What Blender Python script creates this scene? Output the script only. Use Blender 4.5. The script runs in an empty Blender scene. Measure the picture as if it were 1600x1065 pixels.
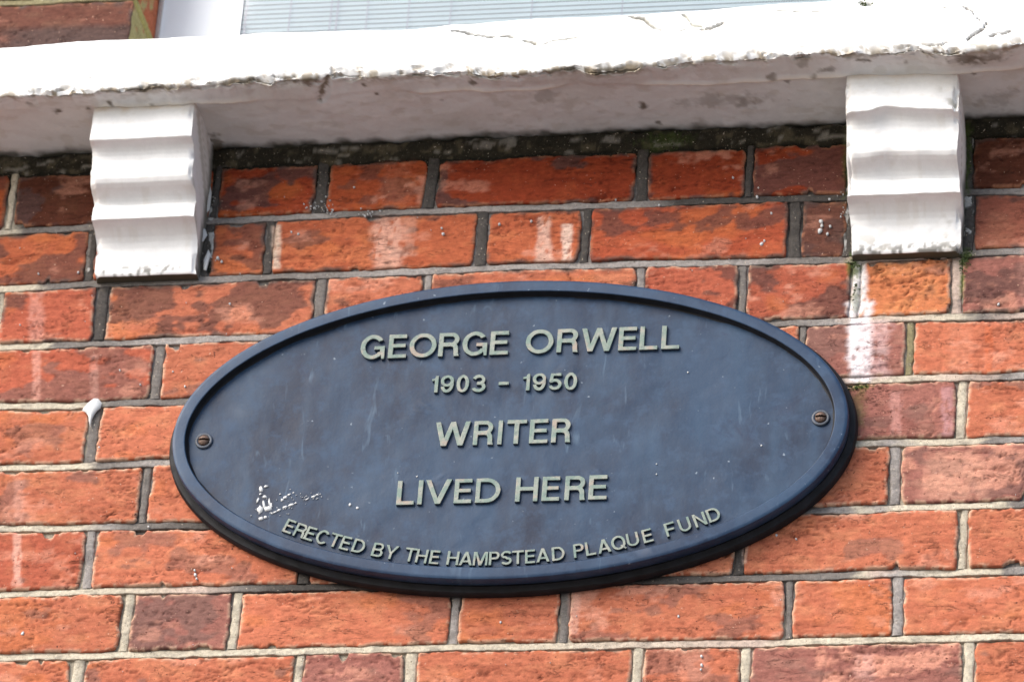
import bpy, math, random
import numpy as np
from mathutils import Matrix, Vector

random.seed(7)
scene = bpy.context.scene
COL = scene.collection

# ------------------------------------------------------------------ camera
# The wall face is the plane y = 0 (metres, z up, origin near the oval plaque);
# the photographer stands on the pavement, 2.7 m below and 4.4 m in front.
CX, CY, CZ = 0.949244932, -4.40120985, -2.70498924
YAW, PIT, ROL, FPX = -0.212933965, 0.556908282, 0.0819176683, 8011.31548
_d = np.array([math.sin(YAW)*math.cos(PIT), math.cos(YAW)*math.cos(PIT), math.sin(PIT)])
_r = np.cross(_d, [0, 0, 1.0]); _r /= np.linalg.norm(_r)
_u = np.cross(_r, _d)
CR = _r*math.cos(ROL) + _u*math.sin(ROL)
CU = -_r*math.sin(ROL) + _u*math.cos(ROL)
CD = _d
cam_data = bpy.data.cameras.new('camera')
cam = bpy.data.objects.new('camera', cam_data)
COL.objects.link(cam)
M = Matrix(((CR[0], CU[0], -CD[0], CX), (CR[1], CU[1], -CD[1], CY), (CR[2], CU[2], -CD[2], CZ), (0, 0, 0, 1)))
cam.matrix_world = M
cam_data.sensor_width = 36.0
cam_data.lens = FPX/1600*36.0
cam_data.clip_start = 0.1
cam_data.clip_end = 500
cam_data.dof.use_dof = True
cam_data.dof.focus_distance = 5.12
cam_data.dof.aperture_fstop = 9.0
scene.camera = cam

# ------------------------------------------------------------------ sky, sun, exposure
SUN_EL, SUN_AZ = 37.0, -46.0         # azimuth measured from the wall's outward normal, negative = towards the left
world = bpy.data.worlds.new('World'); scene.world = world
world.use_nodes = True
wn = world.node_tree; wn.nodes.clear()
sky = wn.nodes.new('ShaderNodeTexSky'); sky.sky_type = 'NISHITA'; sky.sun_disc = False
sky.sun_elevation = math.radians(SUN_EL)
sky.sun_rotation = math.radians(180 - SUN_AZ)
sky.air_density = 1.0; sky.dust_density = 2.5; sky.ozone_density = 0.6
bg = wn.nodes.new('ShaderNodeBackground'); bg.inputs['Strength'].default_value = 0.15
wo = wn.nodes.new('ShaderNodeOutputWorld')
wn.links.new(sky.outputs[0], bg.inputs[0]); wn.links.new(bg.outputs[0], wo.inputs[0])
sd = bpy.data.lights.new('sun', 'SUN'); sd.energy = 2.1; sd.angle = math.radians(48); sd.color = (1.0, 0.96, 0.90)
so = bpy.data.objects.new('sun', sd); COL.objects.link(so)
az, el = math.radians(SUN_AZ), math.radians(SUN_EL)
sdir = Vector((math.sin(az)*math.cos(el), -math.cos(az)*math.cos(el), math.sin(el)))
so.rotation_euler = sdir.to_track_quat('Z', 'Y').to_euler(); so.location = (0, -6, 6)
scene.view_settings.view_transform = 'Standard'
scene.view_settings.look = 'None'
scene.view_settings.gamma = 1.0
scene.view_settings.use_curve_mapping = False
scene.view_settings.exposure = 1.0
scene.render.engine = 'CYCLES'

# ------------------------------------------------------------------ helpers
def ray(px, py):
    return CD*FPX + CR*(px-800.0) + CU*(532.5-py)
def wy(px, py, y=0.0):
    """point of the plane y = const that stands at this place of the photograph (returns x, z)"""
    v = ray(px, py); t = (y-CY)/v[1]
    return CX+v[0]*t, CZ+v[2]*t
def wz(px, py, z):
    v = ray(px, py); t = (z-CZ)/v[2]
    return CX+v[0]*t, CY+v[1]*t

def vnoise(x, y, seed=0):
    x = np.asarray(x, float); y = np.asarray(y, float)
    xi = np.floor(x).astype(np.int64); yi = np.floor(y).astype(np.int64)
    fx = x-xi; fy = y-yi
    fx = fx*fx*fx*(fx*(fx*6-15)+10); fy = fy*fy*fy*(fy*(fy*6-15)+10)
    def h(a, b):
        n = (a*374761393 + b*668265263 + seed*1274126177 + 974711) & 0xffffffff
        n = ((n ^ (n >> 13))*1274126177) & 0xffffffff
        n = ((n ^ (n >> 16))*2246822519) & 0xffffffff
        return ((n ^ (n >> 15)) & 0xffffff)/float(0xffffff)
    a, b, c, d = h(xi, yi), h(xi+1, yi), h(xi, yi+1), h(xi+1, yi+1)
    return (a*(1-fx)+b*fx)*(1-fy)+(c*(1-fx)+d*fx)*fy
def fbm(x, y, seed=0, octv=4, gain=0.5):
    s = 0; a = 1; t = 0
    x = np.asarray(x, float); y = np.asarray(y, float)
    for o in range(octv):
        s = s+a*vnoise(x, y, seed+o*17); t += a; a *= gain; x = x*2.03+5.1; y = y*2.03+1.7
    return s/t            # 0..1, mean .5
def sst(a, b, x):
    t = np.clip((x-a)/(b-a), 0, 1); return t*t*(3-2*t)
def mix(a, b, t):
    t = np.asarray(t)[..., None]
    return a*(1-t)+np.asarray(b)*t
def seg_dist(x, z, pts):
    """distance to a polyline, and position along it (0..1)"""
    best = np.full(np.shape(x), 1e9); pos = np.zeros(np.shape(x)); n = len(pts)-1
    for i in range(n):
        ax, az_ = pts[i]; bx, bz = pts[i+1]
        dx, dz = bx-ax, bz-az_; L = dx*dx+dz*dz+1e-12
        t = np.clip(((x-ax)*dx+(z-az_)*dz)/L, 0, 1)
        dd = np.hypot(x-(ax+t*dx), z-(az_+t*dz))
        m = dd < best; best = np.where(m, dd, best); pos = np.where(m, (i+t)/n, pos)
    return best, pos

def mesh_np(name, verts, quads, tint=None, smooth=True):
    me = bpy.data.meshes.new(name)
    verts = np.ascontiguousarray(verts, dtype=np.float32).reshape(-1, 3)
    quads = np.ascontiguousarray(quads, dtype=np.int32)
    nq, k = quads.shape
    me.vertices.add(len(verts)); me.vertices.foreach_set('co', verts.ravel())
    me.loops.add(nq*k); me.loops.foreach_set('vertex_index', quads.ravel())
    me.polygons.add(nq)
    me.polygons.foreach_set('loop_start', np.arange(0, nq*k, k, dtype=np.int32))
    me.polygons.foreach_set('loop_total', np.full(nq, k, dtype=np.int32))
    me.polygons.foreach_set('use_smooth', np.full(nq, smooth, dtype=bool))
    me.update(calc_edges=True)
    if tint is not None:
        at = me.attributes.new('tint', 'FLOAT_COLOR', 'POINT')
        c = np.ones((len(verts), 4), dtype=np.float32); c[:, :3] = np.clip(tint, 0, 1)
        at.data.foreach_set('color', c.ravel())
    me.validate()
    return me
def grid_quads(nr, nc, off=0, flip=False):
    i = np.arange(nr-1)[:, None]; j = np.arange(nc-1)[None, :]
    a = i*nc+j+off
    q = np.stack([a, a+1, a+nc+1, a+nc], -1).reshape(-1, 4)
    return q[:, ::-1] if flip else q
def link(name, me, mat=None, parent=None, loc=None):
    o = bpy.data.objects.new(name, me); COL.objects.link(o)
    if mat is not None and me is not None and not me.materials: me.materials.append(mat)
    if loc is not None: o.location = loc
    if parent is not None: o.parent = parent
    return o
def thing(name, label, cat, loc=(0, 0, 0), group=None):
    o = bpy.data.objects.new(name, None); COL.objects.link(o); o.location = loc
    o.empty_display_size = 0.05
    o['label'] = label; o['category'] = cat
    if group: o['group'] = group
    return o
def box_mesh(name, x0, x1, y0, y1, z0, z1):
    v = [(x, y, z) for x in (x0, x1) for y in (y0, y1) for z in (z0, z1)]
    q = [(0, 1, 3, 2), (4, 6, 7, 5), (0, 4, 5, 1), (2, 3, 7, 6), (0, 2, 6, 4), (1, 5, 7, 3)]
    return mesh_np(name, np.array(v), np.array(q), smooth=False)
def recalc(me):
    import bmesh
    bm = bmesh.new(); bm.from_mesh(me); bmesh.ops.recalc_face_normals(bm, faces=bm.faces); bm.to_mesh(me); bm.free()

# ------------------------------------------------------------------ materials
def new_mat(name):
    m = bpy.data.materials.new(name); m.use_nodes = True
    nt = m.node_tree; b = nt.nodes['Principled BSDF']
    return m, nt, b
def N(nt, t, **kw):
    n = nt.nodes.new(t)
    for k, v in kw.items(): setattr(n, k, v)
    return n
def pos_node(nt, scale=(1, 1, 1)):
    g = N(nt, 'ShaderNodeNewGeometry'); mp = N(nt, 'ShaderNodeMapping')
    mp.inputs['Scale'].default_value = scale
    nt.links.new(g.outputs['Position'], mp.inputs['Vector'])
    return mp.outputs[0]
def noise(nt, vec, scale, detail=4, rough=0.6, dist=0.0):
    n = N(nt, 'ShaderNodeTexNoise'); n.inputs['Scale'].default_value = scale
    n.inputs['Detail'].default_value = detail; n.inputs['Roughness'].default_value = rough
    n.inputs['Distortion'].default_value = dist
    nt.links.new(vec, n.inputs['Vector']); return n.outputs['Fac']
def maprange(nt, v, a, b, c, d):
    n = N(nt, 'ShaderNodeMapRange'); n.clamp = True
    n.inputs[1].default_value = a; n.inputs[2].default_value = b; n.inputs[3].default_value = c; n.inputs[4].default_value = d
    nt.links.new(v, n.inputs[0]); return n.outputs[0]
def math_n(nt, op, a, b):
    n = N(nt, 'ShaderNodeMath', operation=op)
    for i, v in enumerate((a, b)):
        if isinstance(v, (int, float)): n.inputs[i].default_value = v
        else: nt.links.new(v, n.inputs[i])
    return n.outputs[0]
def mixc(nt, fac, a, b, mode='MIX'):
    n = N(nt, 'ShaderNodeMix', data_type='RGBA', blend_type=mode)
    for s, v in ((0, fac), (6, a), (7, b)):
        if isinstance(v, (int, float)): n.inputs[s].default_value = v
        elif isinstance(v, tuple): n.inputs[s].default_value = (*v, 1)
        else: nt.links.new(v, n.inputs[s])
    return n.outputs[2]
def bump(nt, h, strength, dist, normal=None):
    n = N(nt, 'ShaderNodeBump'); n.inputs['Strength'].default_value = strength; n.inputs['Distance'].default_value = dist
    nt.links.new(h, n.inputs['Height'])
    if normal is not None: nt.links.new(normal, n.inputs['Normal'])
    return n.outputs[0]

def attr_mat(name, lo, hi, fine, rough, bumps, specks=None, stretch=(1, 1, 1), spec=0.3, g2r=.14, cracks=False):
    """base colour from the mesh's own colour layer, broken up by grain; relief from two noises"""
    m, nt, b = new_mat(name)
    at = N(nt, 'ShaderNodeAttribute', attribute_name='tint')
    p = pos_node(nt, stretch); p1 = pos_node(nt)
    g = noise(nt, p, fine, 5, 0.65)
    g2 = noise(nt, p1, fine*4.3, 3, 0.7)
    gg = math_n(nt, 'MULTIPLY', maprange(nt, g, .3, .7, lo, hi), maprange(nt, g2, .3, .7, 1-g2r, 1+g2r))
    c = N(nt, 'ShaderNodeVectorMath', operation='SCALE')
    nt.links.new(at.outputs['Color'], c.inputs[0]); nt.links.new(gg, c.inputs['Scale'])
    col = c.outputs[0]
    if specks:
        for scol, ssc, th, wid in specks:
            s = noise(nt, p1, ssc, 2, .5)
            col = mixc(nt, maprange(nt, s, th, th+wid, 0, 1), col, scol)
    ck = None
    if cracks:
        pc = pos_node(nt, (.55, 1, 1.7))
        cn = noise(nt, pc, 60, 6, .7, 1.2)
        dd = math_n(nt, 'ABSOLUTE', math_n(nt, 'SUBTRACT', cn, .5), 0)
        ck = math_n(nt, 'MULTIPLY', maprange(nt, dd, .002, .011, 1, 0), maprange(nt, noise(nt, pc, 40, 3, .6), .54, .64, 0, 1))
        col = mixc(nt, math_n(nt, 'MULTIPLY', ck, .5), col, (.07, .028, .02))
        ck = math_n(nt, 'SUBTRACT', 1.0, ck)
    nt.links.new(col, b.inputs['Base Color'])
    b.inputs['Roughness'].default_value = rough
    b.inputs['Specular IOR Level'].default_value = spec
    nrm = None
    if ck is not None: nrm = bump(nt, ck, .8, .0012)
    for sc, st, di, stretched in bumps:
        nrm = bump(nt, noise(nt, p if stretched else p1, sc, 5, .65), st, di, nrm)
    nt.links.new(nrm, b.inputs['Normal'])
    return m

MAT_BRICK = attr_mat('brick_clay', .74, 1.26, 210, .93,
                     [(130, .26, .0012, True), (520, .5, .0008, False)],
                     specks=[((.50, .32, .24), 420, .71, .05), ((.09, .03, .022), 300, .69, .05)], stretch=(.55, 1, 1.35), spec=.18, g2r=.17, cracks=True)
MAT_MORTAR = attr_mat('mortar', .72, 1.26, 260, .95,
                      [(210, .6, .0020, False), (700, .8, .0010, False)],
                      specks=[((.10, .08, .06), 520, .66, .04), ((.5, .43, .34), 420, .69, .05)], spec=.15, g2r=.22)
MAT_PAINT = attr_mat('masonry_paint', .96, 1.03, 60, .6,
                     [(38, .35, .0018, False), (260, .12, .0005, False)], spec=.35, g2r=.02)

def plain(name, colr, rough=.5, metal=0.0, spec=.5, n_sc=200, n_lo=.85, n_hi=1.15, bst=.2, bd=.0005):
    m, nt, b = new_mat(name)
    p = pos_node(nt)
    f = maprange(nt, noise(nt, p, n_sc, 4, .6), .3, .7, n_lo, n_hi)
    c = N(nt, 'ShaderNodeVectorMath', operation='SCALE'); c.inputs[0].default_value = colr
    nt.links.new(f, c.inputs['Scale']); nt.links.new(c.outputs[0], b.inputs['Base Color'])
    b.inputs['Roughness'].default_value = rough; b.inputs['Metallic'].default_value = metal
    b.inputs['Specular IOR Level'].default_value = spec
    nt.links.new(bump(nt, noise(nt, p, n_sc*1.7, 4, .6), bst, bd), b.inputs['Normal'])
    return m

def plaque_mat(name='weathered_blue_plaque_paint', lift=1.0):
    m, nt, b = new_mat(name)
    p = pos_node(nt); ps = pos_node(nt, (3.2, 1, .7))
    cloud = noise(nt, p, 7, 6, .62, .4)
    streak = noise(nt, ps, 11, 5, .6, .3)
    fine = noise(nt, p, 60, 6, .7)
    tiny = noise(nt, p, 420, 3, .6)
    base = mixc(nt, maprange(nt, cloud, .38, .62, 0, 1), (.002, .009, .030), (.013, .036, .078))
    base = mixc(nt, maprange(nt, streak, .42, .75, 0, .6), base, (.024, .058, .110))
    base = mixc(nt, maprange(nt, fine, .50, .75, 0, .7), base, (.034, .068, .128))
    base = mixc(nt, maprange(nt, noise(nt, p, 22, 5, .7, 1.2), .57, .72, 0, .5), base, (.003, .008, .034))
    base = mixc(nt, maprange(nt, noise(nt, p, 160, 2, .5), .735, .78, 0, .7), base, (.25, .30, .36))
    base = mixc(nt, maprange(nt, noise(nt, ps, 26, 3, .5, .8), .66, .76, 0, .55), base, (.075, .125, .19))
    if lift != 1.0: base = mixc(nt, lift, base, (.030, .066, .135))
    nt.links.new(base, b.inputs['Base Color'])
    r = maprange(nt, fine, .3, .7, .34, .56)
    nt.links.new(r, b.inputs['Roughness'])
    b.inputs['Specular IOR Level'].default_value = .26
    nrm = bump(nt, noise(nt, p, 35, 3, .5), .35, .0012)
    nrm = bump(nt, tiny, .25, .0004, nrm)
    nt.links.new(nrm, b.inputs['Normal'])
    return m
MAT_PLAQUE = plaque_mat()
MAT_RIM = plaque_mat('weathered_blue_rim_paint', .22)
MAT_PLAQUE_EDGE = plain('plaque_edge_paint', (.007, .0075, .010), .6, spec=.2, n_sc=60, n_lo=.5, n_hi=1.7)

def letter_mat():
    m, nt, b = new_mat('letter_paint')
    p = pos_node(nt)
    c = mixc(nt, maprange(nt, noise(nt, p, 90, 4, .6), .38, .66, 0, 1), (.115, .175, .150), (.240, .250, .215))
    c = mixc(nt, maprange(nt, noise(nt, p, 330, 4, .7), .56, .66, 0, .75), c, (.08, .095, .10))
    c = mixc(nt, maprange(nt, noise(nt, p, 45, 3, .6), .57, .68, 0, .65), c, (.27, .19, .15))
    # the paint is worn away from the cut sides of the letters
    g = N(nt, 'ShaderNodeNewGeometry'); sx = N(nt, 'ShaderNodeSeparateXYZ'); nt.links.new(g.outputs['True Normal'], sx.inputs[0])
    c = mixc(nt, maprange(nt, sx.outputs['Y'], -.75, -.35, 0, 1), c, (.035, .045, .065))
    nt.links.new(c, b.inputs['Base Color']); b.inputs['Roughness'].default_value = .6
    nt.links.new(bump(nt, noise(nt, p, 500, 4, .6), .3, .0005), b.inputs['Normal'])
    return m
MAT_LETTER = letter_mat()
MAT_RUST = plain('rusted_screw_steel', (.10, .065, .05), .6, .5, n_sc=500, n_lo=.5, n_hi=1.6)
MAT_WASHER = plain('painted_washer', (.035, .045, .065), .5, n_sc=300, n_lo=.7, n_hi=1.4)
MAT_SPLASH = plain('white_paint_splash', (.50, .51, .52), .5, n_sc=400, n_lo=.9, n_hi=1.05)
MAT_FRAME = plain('window_frame_gloss', (.80, .82, .84), .35, n_sc=30, n_lo=.97, n_hi=1.02, bst=.1)
MAT_BLIND = plain('blind_slat', (.84, .95, .97), .45, n_sc=20, n_lo=.97, n_hi=1.02, bst=.05)
MAT_CORD = plain('blind_cord', (.62, .60, .68), .8)
MAT_SEAL = plain('mastic', (.38, .31, .28), .7, n_sc=150)
MAT_DARK = plain('room_interior', (.10, .10, .10), .9)
MAT_GROUND = plain('paving', (.21, .20, .19), .9, n_sc=3, n_lo=.8, n_hi=1.2, bst=.4, bd=.01)
MAT_BACK = plain('brick_backing', (.16, .10, .075), .95, n_sc=120)
MAT_MOSS = plain('moss', (.038, .058, .014), .95, n_sc=600, n_lo=.5, n_hi=1.7)
def glass_mat():
    m, nt, b = new_mat('window_glass')
    nt.nodes.remove(b); out = nt.nodes['Material Output']
    tr = N(nt, 'ShaderNodeBsdfTransparent'); tr.inputs[0].default_value = (.985, .995, .995, 1)
    gl = N(nt, 'ShaderNodeBsdfGlossy'); gl.inputs['Roughness'].default_value = .02
    fr = N(nt, 'ShaderNodeFresnel'); fr.inputs[0].default_value = 1.5
    mx = N(nt, 'ShaderNodeMixShader'); nt.links.new(fr.outputs[0], mx.inputs[0])
    nt.links.new(tr.outputs[0], mx.inputs[1]); nt.links.new(gl.outputs[0], mx.inputs[2]); nt.links.new(mx.outputs[0], out.inputs[0])
    return m
MAT_GLASS = glass_mat()

# ------------------------------------------------------------------ ground
GZ = CZ-1.6
g = link('ground', mesh_np('ground', np.array([(-150, -150, GZ), (150, -150, GZ), (150, 150, GZ), (-150, 150, GZ)]), np.array([(0, 1, 2, 3)]), smooth=False), MAT_GROUND)
g['kind'] = 'structure'

# ------------------------------------------------------------------ the wall
XL, XR = -1.10, 1.20
PIER_X = -0.457
wall = thing('brick_wall', 'weathered red brick wall with grey and cream pointing behind the oval plaque', 'wall', (0, 0, GZ))
def wlink(name, me, mat, loc=(0, 0, 0)):
    return link(name, me, mat, wall, (loc[0], loc[1], loc[2]-GZ))

# bed joints as read off the photograph, continued regularly outside it
JPX = {1: [(15, 362), (100, 357), (400, 341), (600, 331), (800, 325), (1000, 318), (1200, 310), (1300, 309), (1540, 299), (1600, 298)],
       2: [(0, 451), (100, 445), (200, 441), (300, 437), (400, 433), (600, 426), (700, 422), (800, 417), (1000, 412), (1200, 408), (1300, 406), (1400, 401), (1580, 392)],
       3: [(0, 541), (200, 535), (400, 527), (1300, 502), (1400, 497), (1500, 494), (1600, 492)],
       4: [(0, 635), (100, 633), (200, 629), (280, 627), (1320, 595), (1450, 590), (1600, 586)],
       5: [(0, 730), (100, 729), (250, 722), (1340, 692), (1500, 689), (1600, 686)],
       6: [(0, 825), (100, 824), (200, 822), (320, 820), (1280, 797), (1600, 786)],
       7: [(0, 928), (100, 925), (200, 922), (300, 920), (400, 918), (500, 916), (1050, 904), (1200, 902), (1300, 899), (1400, 895), (1600, 891)],
       8: [(0, 1026), (200, 1022), (400, 1017), (600, 1013), (800, 1009), (1000, 1006), (1200, 1003), (1300, 1000), (1400, 997), (1600, 993)]}
BED = {}
for k in range(-8, 15):
    z0 = -0.075*(k-4.5)
    if k in JPX:
        w = [wy(*q) for q in JPX[k]]
        BED[k] = ([XL]+[a[0] for a in w]+[XR], [z0]+[a[1] for a in w]+[z0])
    else:
        BED[k] = ([XL, XR], [z0, z0])
def bed(k, x):
    xs, zs = BED[k]
    return np.interp(x, xs, zs) + (fbm(np.asarray(x)*22, k*7.3, 40+k, 3)-.5)*0.0022

# rows: (course index k lies between joint k and k+1): bricks as (left px, right px, tone, scorch, pale)
# tone: o orange, r red, m mauve, d sooty dark
ROWS = {
 0: (285, [(-260, 12, 'o', .2, .1), (26, 165, 'd', .7, .1), (165, 330, 'r', .4, 0), (344, 492, 'r', .75, .1), (514, 663, 'o', .15, .45), (684, 992, 'r', .8, .15), (1013, 1163, 'r', .6, .3), (1178, 1322, 'r', .6, .05), (1338, 1505, 'r', .5, 0), (1521, 1680, 'd', .5, .1)]),
 1: (380, [(-200, 134, 'o', .5, .05), (150, 312, 'r', .3, 0), (331, 412, 'o', .3, .3), (428, 741, 'o', .35, .2), (763, 906, 'o', .2, .5), (923, 1230, 'r', .45, .1), (1253, 1320, 'd', .3, .05), (1338, 1505, 'r', .5, 0), (1524, 1850, 'm', .5, .2)]),
 2: (468, [(-170, -6, 'r', .3, .2), (4, 147, 'r', .55, .3), (170, 489, 'o', .5, .1), (509, 657, 'o', .2, .4), (673, 992, 'o', .1, .5), (1008, 1152, 'r', .4, .25), (1168, 1328, 'r', .6, .35), (1345, 1485, 'c', .1, .15), (1505, 1660, 'm', .5, .3)]),
 3: (578, [(-85, 235, 'r', .45, .15), (254, 415, 'o', .1, .1), (430, 755, 'o', .3, .1), (772, 930, 'o', .3, .1), (945, 1245, 'o', .3, .1), (1258, 1413, 'm', .4, .25), (1429, 1760, 'o', .25, .4)]),
 4: (675, [(-190, 133, 'o', .05, .05), (154, 475, 'o', .0, .05), (490, 650, 'o', .3, .1), (665, 990, 'o', .3, .1), (1005, 1170, 'o', .3, .1), (1185, 1492, 'm', .1, .4), (1511, 1670, 'o', .35, .2)]),
 5: (770, [(-105, 217, 'o', .25, .2), (233, 395, 'o', .05, .05), (410, 735, 'o', .3, .1), (750, 905, 'o', .3, .1), (920, 1240, 'o', .3, .1), (1240, 1388, 'o', .0, .05), (1408, 1735, 'm', .35, .6)]),
 6: (870, [(-205, 128, 'r', .5, .15), (146, 466, 'o', .1, .45), (487, 640, 'o', .1, .1), (655, 975, 'o', .3, .1), (990, 1146, 'o', .0, .1), (1165, 1496, 'o', .05, .15), (1513, 1670, 'o', .0, .05)]),
 7: (965, [(-130, 187, 'o', .05, .15), (206, 357, 'm', .75, .1), (375, 701, 'o', .05, .15), (719, 872, 'o', .15, .15), (891, 1225, 'o', .1, .5), (1240, 1393, 'o', .0, .1), (1413, 1745, 'o', .0, .2)]),
 8: (1050, [(-215, 106, 'o', .1, .1), (132, 457, 'o', .35, .15), (474, 629, 'm', .25, .3), (652, 985, 'o', .0, .1), (1006, 1156, 'o', .05, .15), (1175, 1503, 'm', .3, .7), (1524, 1680, 'o', .1, .1)]),
}
TONE = {'o': np.array((.385, .122, .068)), 'r': np.array((.325, .084, .048)), 'm': np.array((.245, .098, .078)),
        'd': np.array((.115, .055, .047)), 'c': np.array((.43, .145, .062))}
# runs and drips down the face: x px, top px, bottom px, half width mm, strength, colour
STREAK = [(1343, 405, 470, 8, .85, (.62, .60, .60)), (1344, 470, 596, 12, .9, (.74, .72, .75)), (1366, 500, 590, 16, .45, (.58, .42, .42)),
          (606, 338, 418, 17, .65, (.60, .36, .28)), (640, 340, 400, 7, .35, (.58, .34, .26)), (620, 250, 320, 20, .28, (.45, .17, .10)),
          (850, 338, 408, 8, .75, (.62, .42, .34)), (886, 350, 407, 6, .85, (.70, .52, .43)), (57, 455, 530, 10, .55, (.50, .24, .19)),
          (57, 548, 625, 5, .6, (.55, .28, .22)), (30, 740, 815, 6, .4, (.50, .26, .20)), (27, 833, 915, 5, .7, (.58, .33, .26)),
          (147, 555, 622, 5, .3, (.50, .30, .25)), (432, 352, 420, 5, .9, (.55, .42, .33)), (1500, 510, 580, 12, .3, (.50, .22, .14)),
          (1545, 510, 580, 4, .4, (.48, .10, .03)), (1400, 612, 680, 6, .5, (.48, .25, .22)), (1480, 605, 680, 6, .5, (.46, .26, .27)),
          (1490, 705, 780, 32, .5, (.52, .27, .19)), (1350, 1020, 1065, 10, .4, (.52, .30, .26)), (1440, 420, 480, 20, .15, (.5, .2, .1)),
          (1163, 812, 880, 3, .5, (.6, .42, .34)), (897, 925, 990, 6, .5, (.58, .36, .29)), (1610, 380, 480, 12, .3, (.5, .25, .2))]
ALGAE = [(1335, 412, 12, 20, .8), (1338, 470, 7, 20, .5), (1508, 402, 9, 14, .9), (1503, 440, 4, 24, .8), (1345, 604, 22, 5, .8), (1342, 630, 12, 40, .35),
         (1040, 222, 40, 12, .4), (1325, 250, 8, 60, .5), (1508, 250, 10, 60, .6), (1265, 1078, 5, 5, 0)]
_st = []
for (px, ya, yb, hw, s, c) in STREAK:
    xa, za = wy(px, ya); xb, zb = wy(px, yb); _st.append((xa, za, xb, zb, hw/1000.0, s, np.array(c)))
_al = []
for (px, py, hx, hz, s) in ALGAE:
    xa, za = wy(px, py); _al.append((xa, za, hx/1500.0, hz/1250.0, s))
def stains(col, x, z):
    for (xa, za, xb, zb, hw, s, c) in _st:
        m = (x > min(xa, xb)-.05) & (x < max(xa, xb)+.05)
        if not m.any(): continue
        t = np.clip((za-z)/(za-zb), -1, 2); xc = xa+(xb-xa)*np.clip(t, 0, 1)
        w = hw*(.55+.9*fbm(z*90, x*0+xa*50, 5, 3))
        n = fbm(x*260, z*120, 9, 4)
        f = sst(1.25, .55, np.abs(x-xc)/w)*sst(-.04, .03, t)*sst(1.04, .97, t)*s*sst(.22, .55, n+.12*s)
        col = mix(col, c, f)
    for (xa, za, hx, hz, s) in _al:
        r = np.hypot((x-xa)/hx, (z-za)/hz); n = fbm(x*330, z*330, 77, 4)
        col = mix(col, (.07, .115, .018), sst(1.3, .3, r+(.5-n)*1.6)*s)
    return col

def brick_color(X, Z, tone, scorch, pale, seed, edge, row):
    n1 = fbm(X*14+seed*3.1, Z*24, seed, 4); n2 = fbm(X*42, Z*70, seed+3, 4); n3 = fbm(X*26, Z*190, seed+8, 4)
    base = TONE[tone]*(0.92+.16*random.random())
    if row < 2: base = base*(np.array((.72, .46, .30)) if row == 0 else np.array((.96, .80, .66)))     # mostly shade under the sill, plus dirt and damp, multiplied into the clay colour
    col = np.broadcast_to(base, X.shape+(3,)).copy()
    col = mix(col, base*np.array((1.18, 1.42, 1.35)), sst(.48, .75, n2)*.6)
    col = mix(col, base*np.array((.72, .62, .62)), sst(.52, .78, n3)*.55)
    if tone in 'or':
        col = mix(col, (.50, .15, .04), sst(.60, .80, fbm(X*18, Z*30, seed+31, 3))*.28)
    if scorch > 0:
        q = n1+.35*(n2-.5)
        th = .675-.24*scorch
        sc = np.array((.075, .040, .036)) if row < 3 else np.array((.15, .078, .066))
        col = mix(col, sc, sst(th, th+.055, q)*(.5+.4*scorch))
    if pale > 0:
        q = fbm(X*20+9, Z*34, seed+51, 5, .6); th = .66-.20*pale
        col = mix(col, (.54, .25, .175), sst(th, th+.11, q)*(.30+.6*pale))
    # lime left along the arrises by the pointing
    n = fbm(X*160, Z*160, seed+70, 3)
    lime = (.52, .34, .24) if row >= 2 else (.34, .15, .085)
    col = mix(col, lime, sst(.0038, .0006, edge+.003*(n-.5))*sst(.40, .56, n)*.9)
    n = fbm(X*60, Z*60, seed+90, 3)
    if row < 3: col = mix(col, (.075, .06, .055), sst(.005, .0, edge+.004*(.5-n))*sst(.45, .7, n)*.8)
    if row == -3: col = mix(col, (.070, .045, .040), sst(.528, .518, Z+.014*(n1-.5))*sst(-.64, -.57, X+.05*(n2-.5))*.9)
    return stains(col, X, Z)

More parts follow.
